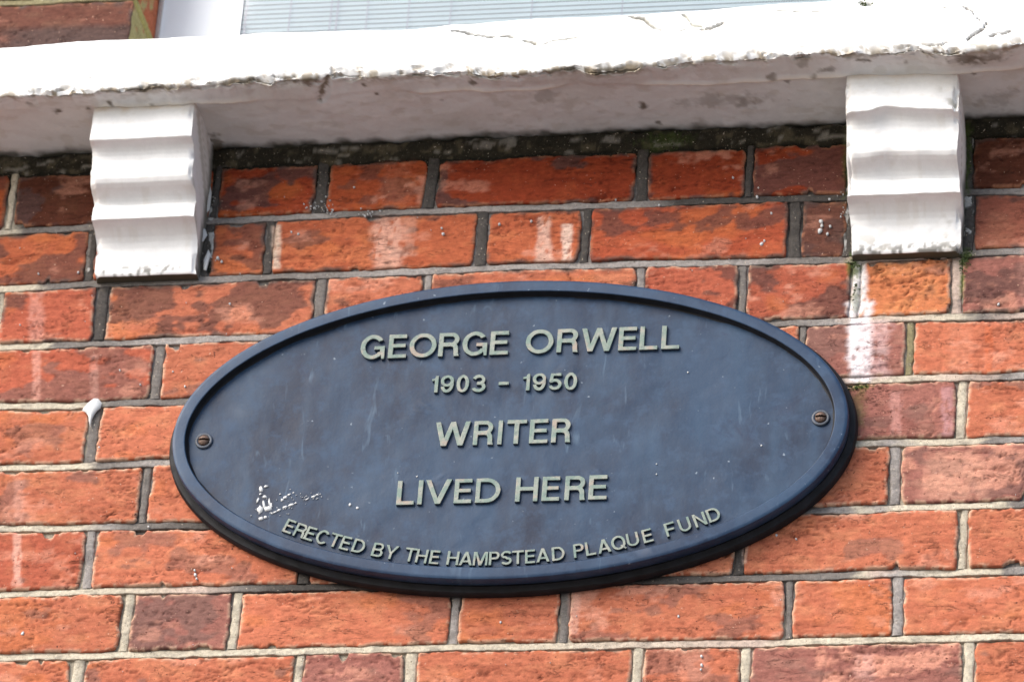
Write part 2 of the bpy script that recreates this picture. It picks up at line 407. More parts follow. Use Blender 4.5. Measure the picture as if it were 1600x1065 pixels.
BRICK_COUNT = 0
def make_brick(xl, xr, k, tone, scorch, pale, px_known=True, coarse=False, depth=.10, right_end=False):
    global BRICK_COUNT
    BRICK_COUNT += 1; seed = 100+BRICK_COUNT*7
    xc = (xl+xr)/2
    zt = float(bed(k, xc)); zb = float(bed(k+1, xc)); zc = (zt+zb)/2
    st = .0045 if coarse else .0019
    nu = max(6, int((xr-xl)/st)); nv = max(6, int(.064/st))
    # finer sampling towards the arrises
    su = np.linspace(-1, 1, nu); sv = np.linspace(-1, 1, nv)
    S, T = np.meshgrid(su, sv)                       # T: -1 bottom .. 1 top
    xs0 = xl+(S+1)/2*(xr-xl)
    gapt = .0054; gapb = .0051
    if k == 0: gapt = .009
    nz = lambda a, b, s, amp: (fbm(a, b, s, 4, .6)-.5)*2*amp
    top = bed(k, xs0)-gapt+nz(xs0*80, xs0*0, seed, .0022)
    bot = bed(k+1, xs0)+gapb+nz(xs0*45, xs0*0+3, seed+1, .0020)
    # chipped arrises
    for q in range(random.randint(0, 3)):
        cx = random.uniform(xl, xr); cw = random.uniform(.0025, .010); cdp = random.uniform(.001, .0055)
        bite = cdp*sst(1.0, .55, np.abs(xs0-cx)/cw+(fbm(xs0*200, xs0*0, seed+50, 2)-.5)*.5)
        if random.random() < .6: top = top-bite
        else: bot = bot+bite
    Z = bot+(T+1)/2*(top-bot)
    el_ = nz(Z*75, Z*0+1, seed+2, .0024); er = nz(Z*75, Z*0+2, seed+3, .0024)
    rc = random.choice((.0004, .0008, .0015, .0035))
    rnd = rc*np.abs(T)**14
    X = xs0 + (el_+rnd)*(1-S)/2*(S < 1) + (er-rnd)*(1+S)/2*(S > -1)
    e = np.minimum(np.minimum(X-X[:, :1], X[:, -1:]-X), np.minimum(Z-Z[:1, :], Z[-1:, :]-Z))
    # relief of the face: bowed, folded, pitted
    face = random.uniform(-.0003, .0014)
    tilt = random.uniform(-.006, .006); tz = random.uniform(-.014, .014)
    h = face+(X-xc)*tilt+(Z-zc)*tz
    h += nz(X*14, Z*22, seed+4, .0013)
    fold = fbm(X*28, Z*150+fbm(X*30, Z*30, seed+6, 2)*2.2, seed+5, 4)
    ridge = 1-np.abs(fold-.5)*2
    rough_amt = 1.0 if tone != 'c' else 2.6
    h -= sst(.90, 1.0, ridge)*sst(.42, .7, fbm(X*16, Z*24, seed+7, 2))*.0016*rough_amt
    h += nz(X*120, Z*200, seed+9, .00030*rough_amt)
    pit = fbm(X*170, Z*170, seed+10, 2)
    h -= sst(.76, .9, pit)*.0008
    for q in range(random.randint(0, 2) if not coarse else 0):       # a crack wandering down the face
        if random.random() < .45:
            cx = random.uniform(xl+.02, xr-.02); pts = [(cx, zt)]
            for j in range(1, 6): pts.append((cx+random.uniform(-.009, .009), zt+(zb-zt)*j/5*random.uniform(.9, 1)))
            d, _ = seg_dist(X, Z, pts); h -= sst(.0018, 0, d)*.0012
    h -= sst(.0020, 0, e)*(.0004+.0008*fbm(X*40, Z*40, seed+11, 2))
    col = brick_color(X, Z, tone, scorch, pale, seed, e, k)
    crev = sst(.90, 1.0, ridge)*sst(.38, .7, fbm(X*16, Z*24, seed+7, 2))
    col = mix(col, col*np.array((.40, .32, .32)), crev*.75)
    fl = fbm(X*150, Z*420, seed+12, 3); h -= sst(.68, .82, fl)*.0007; col = mix(col, col*np.array((.55, .48, .48)), sst(.68, .82, fl)*.6)
    Y = -np.maximum(h, -.0019-.0006*(e < .002))
    V = np.stack([X-xc, Y, Z-zc], -1)
    nr, nc = X.shape
    verts = [V.reshape(-1, 3)]; cols = [col.reshape(-1, 3)]; quads = [grid_quads(nr, nc)]
    # rim loop going back into the wall
    loop = np.concatenate([np.arange(nc), (np.arange(1, nr)*nc+nc-1), ((nr-1)*nc+np.arange(nc-2, -1, -1)), (np.arange(nr-2, 0, -1)*nc)])
    flatV = verts[0]; flatC = cols[0]; L = len(loop); off = nr*nc; prev = loop
    for dy in ((.006, .02, .05, depth) if not right_end else tuple(np.linspace(.004, depth, 26))):
        rv = flatV[loop].copy(); wob = (fbm(rv[:, 0]*60+dy*50, rv[:, 2]*60, seed+20, 2)-.5)*.002
        rv[:, 1] = dy; rv[:, 2] += wob*(dy > .006)
        rc_ = flatC[loop]*.8
        if right_end:
            xx = np.full(L, dy); zz = rv[:, 2]+zc
            nn = fbm(xx*60, zz*60, seed+21, 4)
            olive = np.array((.33, .28, .12)); red_ = np.array((.38, .11, .05))
            rc_ = mix(np.broadcast_to(red_, (L, 3)), olive, sst(.42, .6, nn+(.2 if k == -3 else -.12)-dy*1.5+.02))
        verts.append(rv); cols.append(rc_)
        cur = off+np.arange(L); nx = np.roll(np.arange(L), -1)
        quads.append(np.stack([prev, cur, cur[nx], prev[nx]], -1)); prev = cur; off += L
    me = mesh_np('brick', np.concatenate(verts), np.concatenate(quads), np.concatenate(cols))
    return wlink('brick', me, MAT_BRICK, (xc, 0, zc))

SILL_TOP = .42
perps = []       # (x centre, width, course)
KN = {}
for k, (ypx, lst) in ROWS.items():
    arr = []
    ymid = lambda px: ypx-(px-700)*.027
    for (a, b, tone, sc, pl) in lst:
        xa = wy(a, ymid(a))[0]; xb = wy(b, ymid(b))[0]
        arr.append([xa, xb, tone, sc, pl])
    # carry the bond on past the edges of the photograph
    def is_str(w): return w > .16
    while arr[0][0]-.0095 > XL:
        w = .103 if is_str(arr[0][1]-arr[0][0]) else .214
        arr.insert(0, [arr[0][0]-.0095-w, arr[0][0]-.0095, random.choice('oorm'), random.uniform(0, .4), random.uniform(0, .4)])
    while arr[-1][1]+.0095 < XR:
        w = .103 if is_str(arr[-1][1]-arr[-1][0]) else .214
        arr.append([arr[-1][1]+.0095, arr[-1][1]+.0095+w, random.choice('oorm'), random.uniform(0, .4), random.uniform(0, .4)])
    KN[k] = arr
for k in range(9, 13):
    arr = []; x = XL-.16+(.168 if k % 2 else 0); s = 0
    while x < XR:
        w = .214 if s % 2 == 0 else .103
        arr.append([x, x+w, random.choice('ooorm'), random.uniform(0, .4), random.uniform(0, .3)]); x += w+.0098; s += 1
    KN[k] = arr
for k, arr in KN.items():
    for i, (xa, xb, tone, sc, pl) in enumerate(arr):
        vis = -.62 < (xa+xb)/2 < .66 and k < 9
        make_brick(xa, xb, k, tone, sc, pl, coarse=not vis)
        if i < len(arr)-1:
            perps.append(((xb+arr[i+1][0])/2, arr[i+1][0]-xb, k))
# pier to the left of the window, above the sill
for k in range(-8, -1):
    x = PIER_X; s = k % 2; i = 0; prevx = None
    while x > XL:
        w = .215 if (s+i) % 2 == 0 else .103
        if k == -3: w = .215 if i == 0 else w
        first = i == 0
        make_brick(x-w, x, k, 'r' if not first or k != -3 else 'd', .55 if first else .3, .1, coarse=not (k in (-3, -4) and i < 2), right_end=first)
        if i > 0: perps.append((prevx-.005, .0105, k))
        prevx = x-w; x -= w+.0105; i += 1

# --- mortar
CREAM = np.array((.43, .385, .305)); GREY = np.array((.150, .137, .128)); MID = np.array((.26, .24, .228)); DK = np.array((.066, .060, .056)); OLV = np.array((.20, .175, .10))
BLACK = np.array((.016, .015, .011))
PALE = {'c': CREAM, 'g': GREY, 'm': MID, 'd': DK, 'o': OLV, 'b': BLACK, 'p': np.array((.42, .33, .28))}
# colour along each bed joint, by photograph x
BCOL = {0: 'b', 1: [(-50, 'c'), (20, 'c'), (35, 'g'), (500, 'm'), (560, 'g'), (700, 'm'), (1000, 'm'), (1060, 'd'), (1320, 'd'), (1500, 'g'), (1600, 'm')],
        2: [(-50, 'c'), (50, 'c'), (75, 'g'), (180, 'g'), (290, 'm'), (420, 'g'), (620, 'm'), (900, 'm'), (1180, 'm'), (1230, 'g'), (1310, 'g'), (1330, 'p'), (1500, 'p'), (1530, 'g'), (1600, 'm')],
        3: [(-50, 'c'), (72, 'c'), (80, 'g'), (160, 'g'), (240, 'm'), (420, 'm'), (1230, 'g'), (1300, 'm'), (1330, 'p'), (1480, 'c'), (1540, 'g'), (1600, 'p')],
        4: [(-50, 'c'), (150, 'c'), (168, 'g'), (300, 'g'), (1330, 'p'), (1400, 'c'), (1530, 'p'), (1560, 'g'), (1600, 'm')],
        5: [(-50, 'c'), (130, 'c'), (155, 'g'), (260, 'm'), (1340, 'c'), (1390, 'm'), (1440, 'c'), (1525, 'c'), (1540, 'g'), (1600, 'm')],
        6: [(-50, 'c'), (120, 'c'), (170, 'm'), (190, 'g'), (320, 'd'), (1200, 'd'), (1240, 'g'), (1330, 'm'), (1345, 'c'), (1375, 'm'), (1400, 'c'), (1560, 'c'), (1575, 'g'), (1600, 'g')],
        7: [(-50, 'c'), (190, 'c'), (300, 'p'), (380, 'g'), (430, 'd'), (620, 'd'), (1000, 'd'), (1200, 'g'), (1330, 'g'), (1350, 'c'), (1368, 'p'), (1400, 'm'), (1480, 'c'), (1555, 'c'), (1570, 'g'), (1620, 'm')],
        8: [(-50, 'c'), (300, 'c'), (800, 'c'), (1190, 'p'), (1230, 'c'), (1700, 'c')]}
PCOL = {0: 'd', 1: 'd', 2: {158: 'd', 498: 'g', 665: 'm', 1000: 'm', 1160: 'g', 1336: 'p', 1495: 'p', 0: 'c'}, 3: {243: 'g', 1250: 'g', 1420: 'o'},
        4: {143: 'g', 1500: 'c'}, 5: {224: 'g', 1397: 'm'}, 6: {136: 'm', 476: 'd', 1155: 'd', 1503: 'c'},
        7: {196: 'c', 366: 'c', 710: 'm', 881: 'g', 1232: 'g', 1402: 'm'}, 8: 'c'}
def bed_color(k, X, Z):
    e = BCOL.get(k)
    if e is None: return np.broadcast_to(PALE['p'] if k > 0 else PALE['o'], X.shape+(3,)).copy()
    if isinstance(e, str): return np.broadcast_to(PALE[e], X.shape+(3,)).copy()
    ym = JPX[k][0][1]
    xs = [wy(px, ym-(px*.027))[0] for px, _ in e]
    cs = np.array([PALE[c] for _, c in e])
    xq = X+(fbm(X*60, Z*200, 60+k, 3)-.5)*.02
    return np.stack([np.interp(xq, xs, cs[:, i]) for i in range(3)], -1)

def ribbon(xs, zs, hw, prof, horizontal, colf, name, seed, lump=.0005):
    """a struck pointing strip: centre line (xs, zs), half widths hw, profile [(across -1..1, depth y)]"""
    n = len(xs); m = len(prof)
    A = np.array([a for a, _ in prof])[None, :]; D = np.array([d for _, d in prof])[None, :]
    cx = np.asarray(xs)[:, None]; cz = np.asarray(zs)[:, None]; H = np.asarray(hw)[:, None]
    if horizontal: X = cx+0*A; Z = cz+A*H
    else: X = cx+A*H; Z = cz+0*A
    ragg = (fbm(X*90, Z*90, seed, 3)-.5)
    if horizontal: Z = Z+(ragg*.0016+(fbm(X*260, Z*60, seed+5, 2)-.5)*.0009)*np.abs(A)
    else: X = X+(ragg*.0022+(fbm(X*60, Z*260, seed+5, 2)-.5)*.0012)*np.abs(A)
    Y = D-(fbm(X*55, Z*75, seed+1, 4)-.5)*2*lump*2 + 0*X
    Y = Y+sst(.72, .9, fbm(X*240, Z*240, seed+2, 2))*.0006
    colr = colf(X, Z)
    xm, zm = X.mean(), Z.mean()
    V = np.stack([X-xm, Y, Z-zm], -1)
    me = mesh_np(name, V, grid_quads(n, m, flip=horizontal), colr.reshape(-1, 3))
    return wlink(name, me, MAT_MORTAR, (xm, 0, zm))
PROF_H = [(1.25, .008), (1.10, .0040), (1.0, .0022), (.90, .0018), (.6, .0014), (.2, .0009), (-.2, .0004), (-.6, .0000), (-.90, -.0003), (-.98, .0001), (-1.0, .0030), (-1.03, .008)]
PROF_V = [(-1.3, .008), (-1.12, .0040), (-1.0, .0020), (-.8, .0014), (-.3, .0011), (.3, .0011), (.8, .0014), (1.0, .0021), (1.12, .0041), (1.3, .008)]
def grime(c, X, Z, a_edge, seed):
    n = fbm(X*70, Z*160, seed, 4)
    c = c*(0.86+.28*fbm(X*35, Z*90, seed+4, 3))[..., None]
    c = mix(c, (.10, .09, .085), sst(.56, .80, n)*.45)
    return stains(c, X, Z)
for k in range(-7, 13):
    if k in (-1, 0): continue
    xe = PIER_X+.001 if k < 0 else XR
    xs = np.arange(XL, xe+.001, .0022)
    zs = bed(k, xs)
    if k < 0: xs[-1] = xe
    hw = .0044+(fbm(xs*40, xs*0, 300+k, 3)-.5)*.0022
    ribbon(xs, zs, hw, PROF_H, True, lambda X, Z, k=k: grime(bed_color(k, X, Z), X, Z, 0, 400+k*3), 'bed_joint', 500+k*11)
for (xc, w, k) in perps:
    if k < -8: continue
    zt, zb = float(bed(k, xc))-.0042, float(bed(k+1, xc))+.0046
    if k < 0 and xc > PIER_X: continue
    zs = np.linspace(zt, zb, 30)
    lean = random.uniform(-.001, .001)
    xs = xc+lean*(zs-(zt+zb)/2)/.03+(fbm(zs*50, zs*0+xc*31, 7, 3)-.5)*.0016
    hw = np.clip(w*.5-.0016, .003, .0055)+(fbm(zs*70, zs*0+xc*13, 8, 3)-.5)*.0014
    pc = PCOL.get(k, 'o' if k < 0 else 'p')
    if isinstance(pc, dict):
        best = min(pc, key=lambda px: abs(wy(px, ROWS[k][0]-(px-700)*.027)[0]-xc))
        pc = pc[best] if abs(wy(best, ROWS[k][0]-(best-700)*.027)[0]-xc) < .03 else 'g'
    if k == 0 and xc < -.54: pc = 'c'
    cc = PALE[pc]
    ribbon(xs, zs, hw, PROF_V, False, lambda X, Z, cc=cc: grime(np.broadcast_to(cc, X.shape+(3,)).copy(), X, Z, 0, int(900+xc*100)), 'perpend_joint', int(2000+xc*500+k*7))

# older mortar standing a little behind the pointing
def old_mortar(x0, x1, z0, z1, st):
    nx = int((x1-x0)/st); nz_ = int((z1-z0)/st)
    X, Z = np.meshgrid(np.linspace(x0, x1, nx), np.linspace(z0, z1, nz_))
    Y = .0033+(fbm(X*45, Z*45, 31, 4)-.5)*.0012+(fbm(X*200, Z*200, 33, 2)-.5)*.0006
    n = fbm(X*30, Z*30, 35, 4)
    pxl = (X+.55)/1.15*1600
    c = np.zeros(X.shape+(3,)); kk = np.clip(np.round(4.5-Z/.075).astype(int), -7, 13)
    for k in np.unique(kk):
        m = kk == k
        c[m] = bed_color(int(k), X[m], Z[m])
    c = c*(.50+.45*n)[..., None]
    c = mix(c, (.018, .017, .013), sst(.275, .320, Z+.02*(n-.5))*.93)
    c = c*(0.7+.6*fbm(X*110, Z*110, 37, 3))[..., None]
    c = stains(c, X, Z)
    xm, zm = (x0+x1)/2, (z0+z1)/2
    me = mesh_np('old_mortar', np.stack([X-xm, Y, Z-zm], -1), grid_quads(nz_, nx), c.reshape(-1, 3))
    return wlink('old_mortar', me, MAT_MORTAR, (xm, 0, zm))
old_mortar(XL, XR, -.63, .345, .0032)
old_mortar(XL, PIER_X-.002, .345, .97, .0045)

# the dirt-blackened mortar packed under the sill
xs = np.arange(XL, XR, .002)
PROF_T = [(1.6, .01), (1.3, -.004), (.9, -.006), (.5, -.0055), (.1, -.003), (-.3, -.0015), (-.7, -.0012), (-1.0, .001), (-1.2, .006)]
zt = np.interp(xs, [-.6, -.3, -.1, .2, .5], [.342, .3415, .342, .342, .342])+(fbm(xs*25, xs*0, 3, 3)-.5)*.006
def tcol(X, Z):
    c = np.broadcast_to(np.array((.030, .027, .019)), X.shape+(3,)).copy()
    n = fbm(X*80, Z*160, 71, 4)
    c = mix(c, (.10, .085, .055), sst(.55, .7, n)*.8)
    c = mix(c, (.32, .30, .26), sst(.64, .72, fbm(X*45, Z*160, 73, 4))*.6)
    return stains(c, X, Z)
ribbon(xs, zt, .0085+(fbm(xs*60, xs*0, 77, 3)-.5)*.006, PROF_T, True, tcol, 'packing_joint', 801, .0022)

for xa, xb, y0_, y1_, cc in ((328, 334, 262, 424, 'b'), (1508, 1519, 215, 390, 'd'), (1317, 1327, 215, 400, 'd'), (136, 143, 365, 425, 'g')):
    xw0, zw0 = wy((xa+xb)/2, y0_); xw1, zw1 = wy((xa+xb)/2-2, y1_)
    zs = np.linspace(zw1, zw0, 90); xs = np.interp(zs, [zw1, zw0], [xw1, xw0])+(fbm(zs*50, zs*0+xa, 7, 3)-.5)*.002
    hw = np.full(90, (xb-xa)/1500*.62)+(fbm(zs*60, zs*0+xa, 8, 3)-.5)*.003
    cc_ = PALE[cc]
    ribbon(xs, zs, np.maximum(hw, .003), PROF_V, False, lambda X, Z, cc_=cc_, xa=xa: mix(grime(np.broadcast_to(cc_, X.shape+(3,)).copy(), X, Z, 0, 1400+xa), (.50, .50, .49), sst(.60, .66, fbm(X*120, Z*55, 1500+xa, 4))*.8), 'perpend_joint', 3000+xa, .0009)
# jamb joints: the bed joints turn the corner into the window reveal
for k in range(-7, -1):
    ys = np.linspace(.001, .10, 40); z0 = -0.075*(k-4.5)
    A = np.array([-1.2, -1, -.6, 0, .6, 1, 1.2])[None, :]; Dx = np.array([-.008, -.0005, .0012, .0016, .0010, -.0005, -.008])[None, :]
    Yg = ys[:, None]+0*A; Zg = z0+A*.0055+(fbm(Yg*60, Yg*0, 90+k, 3)-.5)*.002; Xg = PIER_X+Dx+(fbm(Yg*90, Zg*90, 91, 3)-.5)*.0012
    n = fbm(Yg*50, Zg*50, 95, 4)
    c = mix(np.broadcast_to(np.array((.34, .30, .11)), Yg.shape+(3,)), (.16, .12, .05), sst(.5, .7, n))
    me = mesh_np('reveal_joint', np.stack([Xg-PIER_X, Yg, Zg-z0], -1), grid_quads(40, 7, flip=True), c.reshape(-1, 3))
    wlink('reveal_joint', me, MAT_MORTAR, (PIER_X, 0, z0))

# solid masonry behind the outer bricks, down to the pavement
def bk(x0, x1, y0, y1, z0, z1):
    wlink('backing', box_mesh('backing', x0, x1, y0, y1, z0, z1), MAT_BACK)
bk(XL, XR, .012, .33, -.62, .34)
bk(XL, PIER_X-.012, .012, .33, .34, .97)
bk(XL, XR, .0, .33, GZ, -.635)
bk(XL-2.2, XL-.06, .0, .33, GZ, 1.05)
bk(XR+.13, XR+2.3, .0, .33, GZ, 1.05)

# ------------------------------------------------------------------ window sill
sill = thing('window_sill', 'thick white painted masonry window sill with cracked and flaking lower edge', 'window sill', (0, 0, .34))
SX0, SX1 = -1.05, 1.15
def sd_(x): return np.interp(x, [-.6, .6], [.121, .136])
ft = [(0, 72), (40, 71), (70, 66), (120, 62), (240, 58), (300, 55), (375, 52), (400, 50), (520, 47), (650, 43), (700, 37), (735, 33), (800, 25), (900, 22), (1000, 15), (1100, 8), (1200, 1), (1300, -5), (1600, -20)]
fb = [(0, 152), (60, 147), (150, 144), (250, 137), (330, 131), (400, 127), (520, 118), (600, 116), (650, 113), (700, 113), (800, 119), (850, 111), (900, 106), (925, 112), (960, 107), (1000, 103), (1060, 98), (1150, 93), (1200, 90), (1260, 86), (1330, 84), (1400, 81), (1440, 76), (1480, 82), (1530, 78), (1600, 68)]
def curve(pts):
    w = []
    for q in pts:
        y = -.128
        for _ in range(3): y = -float(sd_(wy(*q, y)[0]))
        w.append(wy(*q, y))
    return [a[0] for a in w], [a[1] for a in w]
FTX, FTZ = curve(ft); FBX, FBZ = curve(fb)
NXs = int((SX1-SX0)/.0019)
xs = np.linspace(SX0, SX1, NXs)
ztop = np.interp(xs, FTX, FTZ)+(fbm(xs*30, xs*0, 11, 3)-.5)*.002
zbot = np.interp(xs, FBX, FBZ)+(fbm(xs*55, xs*0, 12, 4, .6)-.5)*.0075
dep = sd_(xs)
# path: 0..1 top slope (back to front), 1..2 front face, 2..3 soffit (front to back)
nT, nF, nS = 26, 42, 74
U = np.concatenate([np.linspace(0, 1, nT, endpoint=False), np.linspace(1, 2, nF, endpoint=False), np.linspace(2, 3, nS)])
X = np.broadcast_to(xs[:, None], (NXs, len(U))).copy(); UU = np.broadcast_to(U[None, :], X.shape)
Dp = dep[:, None]; ZT = ztop[:, None]; ZB = zbot[:, None]
zback = .3515+(fbm(xs*18, xs*0, 14, 3)-.5)*.003; ZK = zback[:, None]
tt = np.clip(UU, 0, 1); tf = np.clip(UU-1, 0, 1); ts = np.clip(UU-2, 0, 1)
Yb = np.where(UU < 1, .11+(-Dp-.11)*tt, np.where(UU < 2, -Dp+0*tf, -Dp+(Dp+.012)*ts))
soff = ZB+.0012+(ZK-ZB-.0012)*sst(0, .35, ts)
Zb = np.where(UU < 1, ZT+.03*(1-tt)-.001, np.where(UU < 2, ZT+(ZB-ZT)*tf, soff))
F = (UU >= 1) & (UU < 2); S_ = UU >= 2
# arris rounding and flaking
dEdge = np.where(F, (1-tf)*np.abs(ZT-ZB), np.where(S_, ts*Dp, 9))       # metres from the lower arris
dTop = np.where(F, tf*np.abs(ZT-ZB), np.where(UU < 1, (1-tt)*(Dp+.11), 9))
nA = fbm(X*60, Zb*60+Yb*60, 21, 5, .6); nB = fbm(X*150, Zb*150+Yb*150, 22, 4); nC = fbm(X*9, Yb*14+Zb*14, 23, 4)
oy = np.zeros_like(X); oz = np.zeros_like(X)
w_f = np.where(F, 1.0, 0.0); w_s = np.where(S_, 1.0, 0.0)
rag = fbm(X*34, Yb*80+Zb*60, 24, 5, .62)
flk = sst(.016, .0, dEdge)*sst(.44, .60, rag)           # flaked away patches hugging the arris
oy += flk*.0042; oz += flk*w_s*.0030
r0 = sst(.004, 0, dEdge); oy += r0*.0018; oz += r0*.0010*w_s
r1 = sst(.006, 0, dTop); oy += r1*.0018; oz -= r1*.0012*(1-w_s)
oy += w_f*((nC-.5)*.003+(nA-.5)*.0006); oz += w_s*((nC-.5)*.006+(nA-.5)*.0018+(nB-.5)*.0006)
# paint runs forming a faint ridge in the soffit
rp = [(330, 160), (400, 157), (470, 160), (520, 152), (640, 146), (700, 143), (800, 141), (860, 139), (930, 133), (1100, 132), (1300, 122), (1600, 108)]
rpw = [wz(*q, .349) for q in rp]
rx = [a[0] for a in rpw]; ry = [a[1] for a in rpw]
yr = np.interp(X, rx, ry)+(fbm(X*20, X*0, 26, 3)-.5)*.010
rid = np.exp(-((Yb-yr)/.0035)**2)*w_s*sst(-.60, -.42, X)*sst(.30, .55, fbm(X*12, X*0+4, 27, 3))
oz -= rid*.0028
stepb = sst(-.004, .004, yr-Yb)*w_s*sst(-.45, -.38, X); oz += -(stepb)*.0012
# cracks in the front face
col = np.broadcast_to(np.array((.80, .805, .80)), X.shape+(3,)).copy()
# flaked step at the top of the face, right of the middle
stp = [(700, 46), (760, 57), (800, 57), (850, 69), (870, 62), (930, 52), (1000, 42), (1040, 48), (1100, 44), (1140, 30), (1200, 18), (1270, 21), (1350, 10), (1400, 11), (1460, 17), (1505, 12), (1600, 2)]
sw = [wy(a, b, -.129) for a, b in stp]
zs_ = np.interp(X, [a[0] for a in sw], [a[1] for a in sw])+(nA-.5)*.005
stepm = sst(-.0008, .0012, Zb-zs_)*w_f*(X > sw[0][0])*sst(sw[0][0], sw[0][0]+.03, X)
oy += stepm*.0035*(.4+1.2*nC)
col = mix(col, (.70, .70, .66), stepm*.55)
def crk(pts, wid, deep, strength, c=(.16, .135, .10)):
    global col, oy, oz
    w = [wy(a, b, -.129) for a, b in pts]; wid = wid*1.2
    m = (X > min(a[0] for a in w)-.02) & (X < max(a[0] for a in w)+.02) & F
    c = tuple(np.array(c)*.55); xx = X[m]+(nA[m]-.5)*.004; zz = Zb[m]+(nB[m]-.5)*.003+(nA[m]-.5)*.003
    d, t = seg_dist(xx, zz, w)
    wv = wid*(.65+.7*fbm(t*9, t*0, int(abs(pts[0][0])), 3))*sst(0, .06, t+.03)*sst(1.03, .95, t)
    k_ = sst(1.0, .3, d/np.maximum(wv, 1e-5))
    oy[m] += k_*deep
    col[m] = mix(col[m], c, k_*strength)
crk([(705, 45), (720, 48), (745, 52), (760, 55), (780, 54), (800, 56)], .0016, .006, .95, (.10, .085, .05))
crk([(815, 62), (835, 67), (850, 68), (862, 62), (890, 58), (915, 57)], .0016, .004, .75, (.30, .26, .17))
crk([(980, 21), (1005, 27), (1015, 36), (1035, 46), (1060, 48), (1085, 44), (1110, 45), (1130, 38)], .0018, .004, .7, (.35, .32, .25))
crk([(1068, 18), (1075, 24), (1080, 36), (1098, 39)], .0018, .002, .6, (.34, .33, .22))
crk([(1200, 17), (1230, 18), (1262, 22), (1284, 18)], .0011, .003, .75, (.28, .25, .20))
crk([(1405, 11), (1430, 13), (1462, 18), (1495, 11)], .0010, .003, .8, (.24, .2, .17))
crk([(1503, 12), (1520, 25), (1533, 38)], .0009, .003, .8, (.24, .2, .17))
crk([(1410, 12), (1425, 35), (1447, 55), (1480, 66)], .0006, .001, .45, (.45, .42, .36))
crk([(1510, 69), (1525, 57), (1537, 51), (1543, 41)], .0013, .004, .9, (.17, .14, .11))
crk([(1543, 64), (1560, 58), (1580, 55)], .0011, .003, .8, (.24, .2, .15))
crk([(82, 137), (115, 126), (130, 118), (150, 113)], .0007, .0015, .55, (.35, .32, .28))
crk([(522, 52), (520, 66), (522, 78)], .0010, .001, .55, (.42, .38, .34))
crk([(517, 104), (518, 112), (516, 120)], .0022, .002, .8, (.20, .16, .12))
crk([(600, 90), (615, 94), (640, 90), (646, 97)], .0007, .001, .4, (.5, .48, .42))
crk([(1345, 2), (1350, 10), (1362, 8)], .0035, .002, .7, (.12, .13, .07))
crk([(420, 117), (445, 117), (462, 115)], .0007, .002, .7, (.3, .26, .2))
crk([(1105, 91), (1118, 86), (1114, 92)], .0010, .001, .7, (.3, .26, .2))
crk([(1450, 76), (1470, 75), (1484, 72)], .0008, .003, .8, (.25, .2, .15))
crk([(225, 132), (240, 129), (246, 127)], .0007, .002, .8, (.22, .18, .12))
# grime along the arris and on the soffit
n7 = fbm(X*16, Yb*22, 43, 5); n8 = fbm(X*60, Yb*90, 44, 4)
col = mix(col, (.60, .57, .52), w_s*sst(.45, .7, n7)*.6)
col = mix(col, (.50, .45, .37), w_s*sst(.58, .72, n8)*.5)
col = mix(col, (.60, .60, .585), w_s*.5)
n5 = fbm(X*110, Yb*150+Zb*110, 41, 5, .65); n6 = fbm(X*12, Yb*4+Zb*4, 42, 3)
gr = sst(.0075, .0008, dEdge-.010*(rag-.5))*sst(.43, .53, n5*.6+n6*.4+.02)
col = mix(col, (.10, .082, .055), np.clip(gr*(.25+1.3*sst(.42, .62, fbm(X*9, X*0+3, 47, 3))), 0, .95))
col = mix(col, (.30, .25, .18), sst(.015, .002, dEdge)*sst(.50, .60, n5)*.8)
col = mix(col, (.80, .74, .64), rid*.7)
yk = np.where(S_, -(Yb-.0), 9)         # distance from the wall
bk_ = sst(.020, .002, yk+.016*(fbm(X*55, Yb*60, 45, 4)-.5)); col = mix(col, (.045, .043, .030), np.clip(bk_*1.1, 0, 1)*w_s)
def spot(px, py, rx_, ry_, s, c=(.10, .075, .045)):
    global col
    a, b = wz(px, py, .349); r = np.hypot((X-a)/rx_, (Yb-b)/ry_)*1.15+(nB-.5)*1.8+(nA-.5)*1.8
    col = mix(col, c, sst(1.1, .2, r)*w_s*s)
for q in [(90, 177, .008, .006, .9), (44, 163, .004, .006, .5), (137, 172, .005, .007, .95), (172, 163, .005, .005, .9), (236, 163, .004, .004, .7), (568, 137, .004, .004, .8), (588, 150, .003, .003, .8),
          (740, 130, .006, .008, .8), (690, 160, .004, .004, .4), (1005, 170, .005, .007, .9), (1028, 196, .005, .006, .8), (1081, 197, .003, .004, .8), (850, 155, .02, .012, .35), (1130, 160, .055, .018, .35), (1170, 165, .012, .012, .3),
          (480, 128, .018, .010, .9), (1207, 122, .006, .008, .6), (1273, 122, .005, .006, .6), (1229, 129, .004, .004, .6), (1350, 98, .015, .004, .8), (1292, 112, .010, .006, .6), (1415, 100, .003, .005, .5),
          (1510, 90, .018, .014, .75), (1545, 88, .02, .010, .6), (1520, 116, .004, .006, .6), (210, 158, .05, .02, .12), (330, 235, .02, .03, .8), (1560, 162, .03, .02, .3), (1255, 100, .012, .01, .4)]:
    spot(*q)
# the open vertical joint left of the middle
jx, jy = wz(500, 160, .349); jx2, jy2 = wz(512, 124, .349)
d, t = seg_dist(X, Yb, [(jx, jy), (jx2, jy2)])
kk = sst(.0058, .0030, d+(nB-.5)*.006+(nA-.5)*.006)*w_s; col = mix(col, (.20, .17, .125), kk*sst(.36, .56, nB)*.95); oz += kk*.003
Xo = X+(nB-.5)*.0004
V = np.stack([Xo, Yb+oy, Zb+oz-.34], -1)
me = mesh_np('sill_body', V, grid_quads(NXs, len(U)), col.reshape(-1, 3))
me.set_sharp_from_angle(angle=math.radians(40)); link('sill_body', me, MAT_PAINT, sill)

